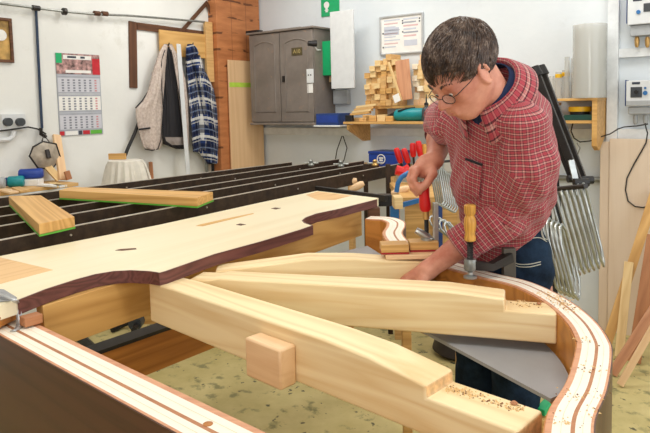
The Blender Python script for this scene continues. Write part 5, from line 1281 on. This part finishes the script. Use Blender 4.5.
    v.ell(H(.078, 0, -.074), A3((.020, .028, .022))*S, RH, .02)
    v.cone(H(.099, -.020, -.0715), .0055*S, H(.099, .020, -.0715), .0055*S, .006); v.cone(H(.096, -.018, -.084), .006*S, H(.096, .018, -.084), .006*S, .006)
    v.cone(H(.104, -.026, -.0775), .0028*S, H(.104, .026, -.0775), .0028*S, .003, 'sub')
    return v
vb = build_body(); body, bV, bQ = vobj('body', vb, M['skin'], man); body['label'] = 'face, neck, forearms and hands'
for s_ in (-1, 1):
    b = MB(); c = hd(.0765, .031*s_, -.011); c = Vector(c); b.lathe([(.0118*math.sin(k*PI/10), -.0118*math.cos(k*PI/10)) for k in range(11)], 16, (0, 0, 0))
    e = b.build('eye', M['eye'], man, Matrix.Translation(c), ang=180)
    b = MB(); b.lathe([(.006, 0), (.004, .0012), (0.0005, .0016)], 14); d = Vector(fv*.95-uv*.3).normalized()
    b.build('iris', M['iris'], e, frame(c+d*.0112, d.orthogonal(), d))
    # eyebrow
    b = MB(); rnd = random.Random(4)
    for k in range(46):
        t = rnd.random(); a0 = Vector(hd(.094-.02*t*t, (.014+.034*t)*s_, .016+.006*math.sin(t*3)+rnd.uniform(-.003, .003)))
        b.tube([a0, a0+Vector(fv*.003+lv*s_*.007+uv*rnd.uniform(-.001, .003))], [.0009, .0003], 4)
    b.build('eyebrow', M['hair'], man)
b = MB(); R_ = []
for t_ in range(9):
    x = -1+t_/4; R_.append(Vector(hd(.1005-.010*x*x, .021*x, -.0775)))
b.tube(R_, [.0012, .0026, .0034, .0036, .0034, .0036, .0034, .0026, .0012], 8); b.build('lips', M['lips'], man, ang=180)
# glasses
gl = bpy.data.objects.new('glasses', None); C.objects.link(gl); gl.parent = man; gl.matrix_basis = wmat(man).inverted() @ Matrix.Translation(Vector(hd(.1, 0, -.014)))
gl['label'] = 'thin dark metal glasses'
for s_ in (-1, 1):
    P = [Vector(hd(.104-.010*abs(math.cos(q)*.5+.5*(1))*.6, (.032+.0225*math.cos(q))*s_, -.018+.0165*math.sin(q))) for q in [k*2*PI/24 for k in range(24)]]
    b = MB(); b.tube(P, .0011, 6, True); b.build('rim', M['iron'], gl)
    b = MB(); b.add(P, [tuple(range(24))]); b.build('lens', M['lens'], gl)
    b = MB(); b.tube([Vector(hd(*q)) for q in ((.099, .054*s_, -.012), (.092, .066*s_, -.010), (.045, .078*s_, -.006), (.0, .0865*s_, .004), (-.022, .084*s_, -.012))], .0012, 6); b.build('temple', M['iron'], gl)
b = MB(); b.tube([Vector(hd(.103, -.0095, -.014)), Vector(hd(.110, 0, -.010)), Vector(hd(.103, .0095, -.014))], .0011, 6); b.build('bridge', M['iron'], gl)
# hair
gA = [-.13, -.095, -.06, -.040, -.036, .014, .016, .028, .030, .05, .075, .095, .12]
gC = [-.075, -.068, -.050, -.035, .012, .014, -.030, -.034, .018, .040, .052, .060, .064]
hv = Vol(hd(0, 0, 0)-.20, hd(0, 0, 0)+.20, .003)
sl, P = hv.reg(hv.lo, hv.lo+hv.n*hv.h)
loc3 = [sum((P[j]-HC[j])*RH[j, i] for j in range(3))/S for i in range(3)]
def ellf(c, r):
    q = [(loc3[i]-c[i])/r[i] for i in range(3)]; k0 = np.sqrt(sum(x*x for x in q)); k1 = np.sqrt(sum((q[i]/r[i])**2 for i in range(3)))+1e-9
    return k0*(k0-1)/k1*S
a_, b_, c_ = loc3
warp = .0018*np.sin(b_*170+np.sin(a_*60)*1.7)*np.sin(a_*38+c_*50+1)+.001*np.sin(b_*310+a_*90)
g = np.interp(a_, gA, gC)
f1 = ellf((-.026, 0, .036), (.117, .090, .101))+warp
f2 = (g-c_+.003*np.sin(b_*260+a_*120))*S*.8
hv.F[sl] = np.maximum(f1, f2).astype(np.float32)
hair, hV, hQ = vobj('hair', hv, M['hair'], man, smooth=1); hair['label'] = 'short dark hair streaked with grey'
b = MB(); rnd = random.Random(5)
def onell(a, bb, c, lift):    # push a head point on to the hair shell
    q = np.array([(a+.026)/.117, bb/.090, (c-.036)/.101]); q /= np.linalg.norm(q); q *= 1+lift
    return q[0]*.117-.026, q[1]*.090, q[2]*.101+.036
for k in range(2600):
    th = rnd.uniform(0, 2*PI); ph = math.acos(rnd.uniform(-.85, 1)); p = np.array(onell(math.sin(ph)*math.cos(th), math.sin(ph)*math.sin(th), math.cos(ph), 0))
    if p[2] < np.interp(p[0], gA, gC)+.004: continue
    cr = np.array([-.075, .01, .105]); fl_ = p-cr; fl_[0] += .035; nrm = np.array([(p[0]+.026)/.117**2, p[1]/.090**2, (p[2]-.036)/.098**2]); nrm /= np.linalg.norm(nrm)
    fl_ -= nrm*(fl_@nrm); fl_ /= np.linalg.norm(fl_)+1e-6; fl_ += np.array([rnd.gauss(0, .13), rnd.gauss(0, .13), rnd.gauss(0, .08)])
    L = rnd.uniform(.035, .065); P_ = []
    lf = rnd.uniform(.0, .025)
    for j in range(4):
        q = p+fl_*L*j/3; q = onell(*q, lf*(math.sin(j/3*PI))+.012+.02*(j == 3)*rnd.random()); P_.append(Vector(hd(*q)))
    b.tube(P_, [.0012, .0013, .001, .0003], 3)
b.build('hair_strands', M['hair'], man, ang=180)
# T-shirt at the neck
n1 = A3((.405, 1.70, 1.462))-A3((.528, 1.785, 1.588)); n1 /= np.linalg.norm(n1); n2 = lft_b-n1*(lft_b@n1); n2 /= np.linalg.norm(n2); nax = np.cross(n1, n2); ncen = A3((.470, 1.742, 1.522))
if nax@(HC-ncen) < 0: nax = -nax
b = MB(); R_ = []
for r, z in ((.062, .034), (.066, .026), (.074, .010), (.09, -.025)):
    R_.append([Vector(ncen+nax*(z-.012*math.cos(a)-.012*math.sin(a))+n1*math.cos(a)*(r*1.18)+n2*math.sin(a)*r) for a in [k*2*PI/40 for k in range(41)]])
b.grid(R_); b.build('tshirt_neck', M['navy'], man, solid=.003, ang=180)

# shirt
def wr(P, seed, amp, dirs):
    d = 0
    for i, (dx, dy, dz, fq) in enumerate(dirs):
        s = P[0]*dx+P[1]*dy+P[2]*dz; w = np.sin(P[0]*9+seed)*np.sin(P[2]*7+seed*2+P[1]*5)
        d = d+amp*np.sin(s*fq+seed*3+2.2*w+i)*(.5+.5*np.sin(P[0]*11+P[1]*13-P[2]*9+seed+i*2))
    return d
def torso_uv(V):
    a0 = PEL; ax = NB-PEL; L = np.linalg.norm(ax); ax = ax/L; f = fwd_b-ax*(fwd_b@ax); f /= np.linalg.norm(f); l = np.cross(ax, f)
    q = V-a0; x = q@f; y = q@l; z = q@ax; u = np.arctan2(y, x+.03)*.17
    return np.stack([u, z+.012*np.sin(u*12), 0*u], 1)
def limb_uv(pts):
    def fn(V):
        best = np.full(len(V), 9.); out = np.zeros((len(V), 3)); acc = 0
        ref = A3((.1, -.3, .95))
        for i in range(len(pts)-1):
            a = pts[i]; ab = pts[i+1]-a; L = np.linalg.norm(ab); ax = ab/L
            rf = (ref-ax*(ref@ax)) if abs(ref@ax) < .9 else (A3((1, 0, 0))-ax*ax[0]); rf /= np.linalg.norm(rf); l = np.cross(ax, rf)
            q = V-a; t = np.clip(q@ax, -.1, L+.1); d = np.linalg.norm(q-np.clip(t, 0, L)[:, None]*ax, axis=1); m = d < best
            ang = np.arctan2(q@l, q@rf)*.06
            out[m] = np.stack([ang, t+acc, 0*t], 1)[m]; best[m] = d[m]; acc += L
        return out
    return fn
vs_ = Vol((.22, 1.45, .92), (.86, 2.25, 1.72), .0055)
Rb = np.stack([fwd_b, lft_b, A3((0, 0, 1))], 1)
vs_.ell(PEL+A3((-.0, 0, .03)), (.135, .18, .17), Rb, .05)
vs_.cone(PEL+A3((.0, 0, .08)), .128, (.535, 1.875, 1.25), .134, .06)
vs_.ell((.528, 1.84, 1.33), (.118, .17, .17), Rb, .06)
vs_.cone((.54, 1.87, 1.25), .132, (.515, 1.80, 1.42), .112, .06)
vs_.cone(SHL*.88+SHR*.12, .074, SHL*.14+SHR*.86, .072, .06)
vs_.cone((.535, 1.79, 1.47), .095, (.515, 1.765, 1.515), .078, .05)
sl, P = vs_.reg(vs_.lo, vs_.lo+vs_.n*vs_.h)
vs_.F[sl] += wr(P, 1.3, .0045, [(2.2, 1, 3.2, 21), (-1, 2, 2, 30)]).astype(np.float32)+.003*np.sin(P[0]*55+P[1]*60+3*np.sin(P[2]*14)).astype(np.float32)*(P[2] < 1.25)
vs_.F[sl] = np.maximum(vs_.F[sl], (1.035+(P[0]-.53)*.8+.006*np.sin(P[1]*40)-P[2])*.9)
# neck hole
vs_.cone(ncen+nax*-.005+n1*.012, .068, ncen+nax*.12+n1*.01, .085, .01, 'sub'); vs_.cone(ncen+nax*-.005-n1*.012, .068, ncen+nax*.12-n1*.01, .085, .01, 'sub')
shirt, sV, sQ = vobj('shirt_body', vs_, M['plaidred'], man, torso_uv); shirt['label'] = 'red plaid shirt'
def sleeve(pts, rs, cuff_r, name, label, bulges=(), seed=2.):
    pts = [A3(p) for p in pts]; lo = np.min(pts, 0)-.12; hi = np.max(pts, 0)+.12
    v = Vol(lo, hi, .0048); v.chain(pts, rs, .02)
    for c, r in bulges: v.ell(c, r, np.eye(3), .04)
    sl, P = v.reg(v.lo, v.lo+v.n*v.h)
    v.F[sl] += wr(P, seed, .0042, [(1, 2, -3, 24), (3, -1, 1.5, 30), (-2, 2, 3, 20)]).astype(np.float32)
    # open cuff: cut square at the end
    e = pts[-1]; ax = e-pts[-2]; ax /= np.linalg.norm(ax)
    pl = sum((P[i]-e[i])*ax[i] for i in range(3)); near = sum((P[i]-e[i])**2 for i in range(3)) < .10**2
    v.F[sl] = np.where(near, np.maximum(v.F[sl], pl), v.F[sl])
    v.cone(e-ax*.012, rs[-1]-.006, e+ax*.06, rs[-1]-.004, .002, 'sub')
    o, V, Q = vobj(name, v, M['plaidred'], man, limb_uv(pts)); o['label'] = label
    # rolled cuff band
    P0 = ax; u = np.cross(ax, A3((0, 0, 1))); u /= np.linalg.norm(u); w = np.cross(ax, u); R_ = []
    for r, t in ((rs[-1]-.003, .003), (rs[-1]+.004, .003), (rs[-1]+.006, -.006), (rs[-1]+.006, -.030), (rs[-1]+.003, -.036), (rs[-1]-.004, -.036)):
        R_.append([Vector(e+ax*t+(u*math.cos(a)+w*math.sin(a))*(r+.0015*math.sin(3*a+t*80))) for a in [k*2*PI/36 for k in range(37)]])
    b = MB(); b.grid(R_); at = [(math.atan2((A3(p)-e)@w, (A3(p)-e)@u)*.06+.01, (A3(p)-e)@ax, 0) for p in b.v]
    b.build('cuff', M['plaidred'], o, attr=at, ang=180)
    return o
cuffL = ELL+(WRL-ELL)*.60
sleeve([SHL+A3((-.010, .010, .0)), SHL+A3((.006, .035, -.10)), ELL+A3((.004, .0, .02)), ELL+(cuffL-ELL)*.15, cuffL], [.068, .076, .067, .067, .050], .05, 'sleeve', 'sleeve of the arm nearest the viewer', [((.560, 1.715, 1.31), (.066, .07, .10))], 2.)
cuffR = ELR+(WRR-ELR)*.30
sleeve([SHR+A3((.01, -.02, 0)), (SHR+ELR)/2+A3((-.005, 0, .0)), ELR, cuffR], [.072, .070, .062, .055], .05, 'sleeve', 'rolled sleeve of the raised far arm', [], 5.)
# collar
def ringpt(a, r, z): return Vector(ncen+nax*(z-.014*math.cos(a)-.024*math.sin(a))+n1*math.cos(a)*(r*1.18)+n2*math.sin(a)*r)
b = MB(); R_ = []
angs = [(.30+(2*PI-.60)*k/48) for k in range(49)]
for j, (r, z) in enumerate(((.078, -.012), (.074, .012), (.073, .030), (.079, .036), (.088, .026), (.101, .004), (.112, -.016))):
    row = []
    for k, a in enumerate(angs):
        e = min(k, 48-k)/48.; tipk = math.exp(-(e/.07)**2)*(j >= 4)*.022*(j-3)/3
        row.append(ringpt(a, r+tipk*.5, z-tipk-(.012 if j >= 5 else 0)*(.5+.5*math.cos(a))))
    R_.append(row)
b.grid(R_); at = []
for row in range(7):
    for k in range(49): at.append((k*.0095, row*.012, 0))
o = b.build('collar', M['plaidred'], man, attr=at, solid=.003, ang=180); o['label'] = 'folded shirt collar'
# pocket snapped on to the shirt
from mathutils.bvhtree import BVHTree
bv = BVHTree.FromPolygons([Vector(v) for v in sV], [tuple(int(i) for i in q) for q in sQ])
def snap(x, y, lift=.004):
    h = bv.ray_cast(EYE, ray(x, y).normalized())
    return (h[0]+h[1]*lift) if h[0] is not None else None
def patchon(name, px, mat, nu, nv, lift=.005, lab=None, par=man):
    (x0, y0), (x1, y1), (x2, y2), (x3, y3) = px; G = []
    for i in range(nu+1):
        row = []
        for j in range(nv+1):
            u = i/nu; w = j/nv
            x = (x0*(1-u)+x1*u)*(1-w)+(x3*(1-u)+x2*u)*w; y = (y0*(1-u)+y1*u)*(1-w)+(y3*(1-u)+y2*u)*w; p = snap(x, y, lift)
            if p is None: return
            row.append(p)
        G.append(row)
    b = MB(); b.grid(G); uvs = torso_uv(np.array([tuple(v) for v in b.v])); uvs[:, 0] += .006; uvs[:, 1] += .004
    o = b.build(name, mat, par, attr=uvs, solid=.002, ang=180)
    if lab: o['label'] = lab
    return o
pk = patchon('pocket', [(467, 160), (483, 166), (481, 198), (464, 196)], M['plaidred'], 8, 10, .006, 'chest pocket')
patchon('pocket_shade', [(466.5, 157.5), (483.5, 163.5), (483, 165.5), (466.5, 159.8)], M['lining'], 8, 1, .0045, 'dark strip for the shade in the pocket opening')  # shade of the pocket mouth put into the colour of a strip
patchon('placket', [(462, 128), (465, 128), (459, 235), (456, 235)], M['plaidred'], 2, 20, .004, 'button placket')
# jeans
vj = Vol((.34, 1.65, .05), (.92, 2.30, 1.22), .006)
vj.ell(PEL+A3((.0, 0, .02)), (.125, .17, .16), Rb, .05); vj.cone(PEL, .12, PEL+A3((-.01, 0, .15)), .118, .05)
for hip, kn, an in ((PEL+lft_b*.085, A3((.59, 1.895, .52)), A3((.64, 1.91, .10))), (PEL-lft_b*.085, A3((.505, 2.04, .52)), A3((.56, 2.08, .10)))):
    vj.chain([hip-A3((.02, 0, .03)), kn-A3((.01, 0, 0)), an], [.086, .07, .062], .03)
sl, P = vj.reg(vj.lo, vj.lo+vj.n*vj.h); vj.F[sl] += wr(P, 4., .003, [(1, 1, 4, 22), (2, -2, 3, 30)]).astype(np.float32)
vj.F[sl] = np.maximum(vj.F[sl], P[2]-1.17+0*P[0]); vj.F[sl] = np.maximum(vj.F[sl], .08-P[2]+0*P[0])
jeans, jV, jQ = vobj('jeans', vj, M['denim'], man); jeans['label'] = 'blue jeans'
bj = BVHTree.FromPolygons([Vector(v) for v in jV], [tuple(int(i) for i in q) for q in jQ])
for k, px in enumerate([[(513, 262), (520, 264), (530, 264), (540, 262)], [(513, 264.5), (520, 266.5), (530, 266.5), (540, 264.5)], [(540, 226), (543, 238), (547, 240)], [(514, 247), (526, 240), (538, 238), (546, 242)], [(540, 224), (541, 235), (544, 240)]]):
    pts = []
    for x, y in px:
        h = bj.ray_cast(EYE, ray(x, y).normalized())
        if h[0] is not None: pts.append(h[0]+h[1]*.003)
    if len(pts) > 2: b = MB(); b.tube(catmull(pts, 5), .0015, 5); b.build('seam', M['stitch'], jeans)
for an in (A3((.64, 1.91, .10)), A3((.56, 2.08, .10))):
    v = Vol(an-A3((.28, .2, .11)), an+A3((.14, .14, .10)), .005); v.cone(an-A3((-.02, 0, .045)), .052, an+A3((-.07, -.025, -.045)), .047, .02); v.cone(an+A3((-.07, -.025, -.045)), .046, an+A3((-.165, -.06, -.058)), .036, .02); v.cone(an, .05, an+A3((0, 0, .04)), .048, .02)
    sl, P = v.reg(v.lo, v.lo+v.n*v.h); v.F[sl] = np.maximum(v.F[sl], .003-P[2]+0*P[0]); o, _, _ = vobj('shoe', v, M['leather'], man)
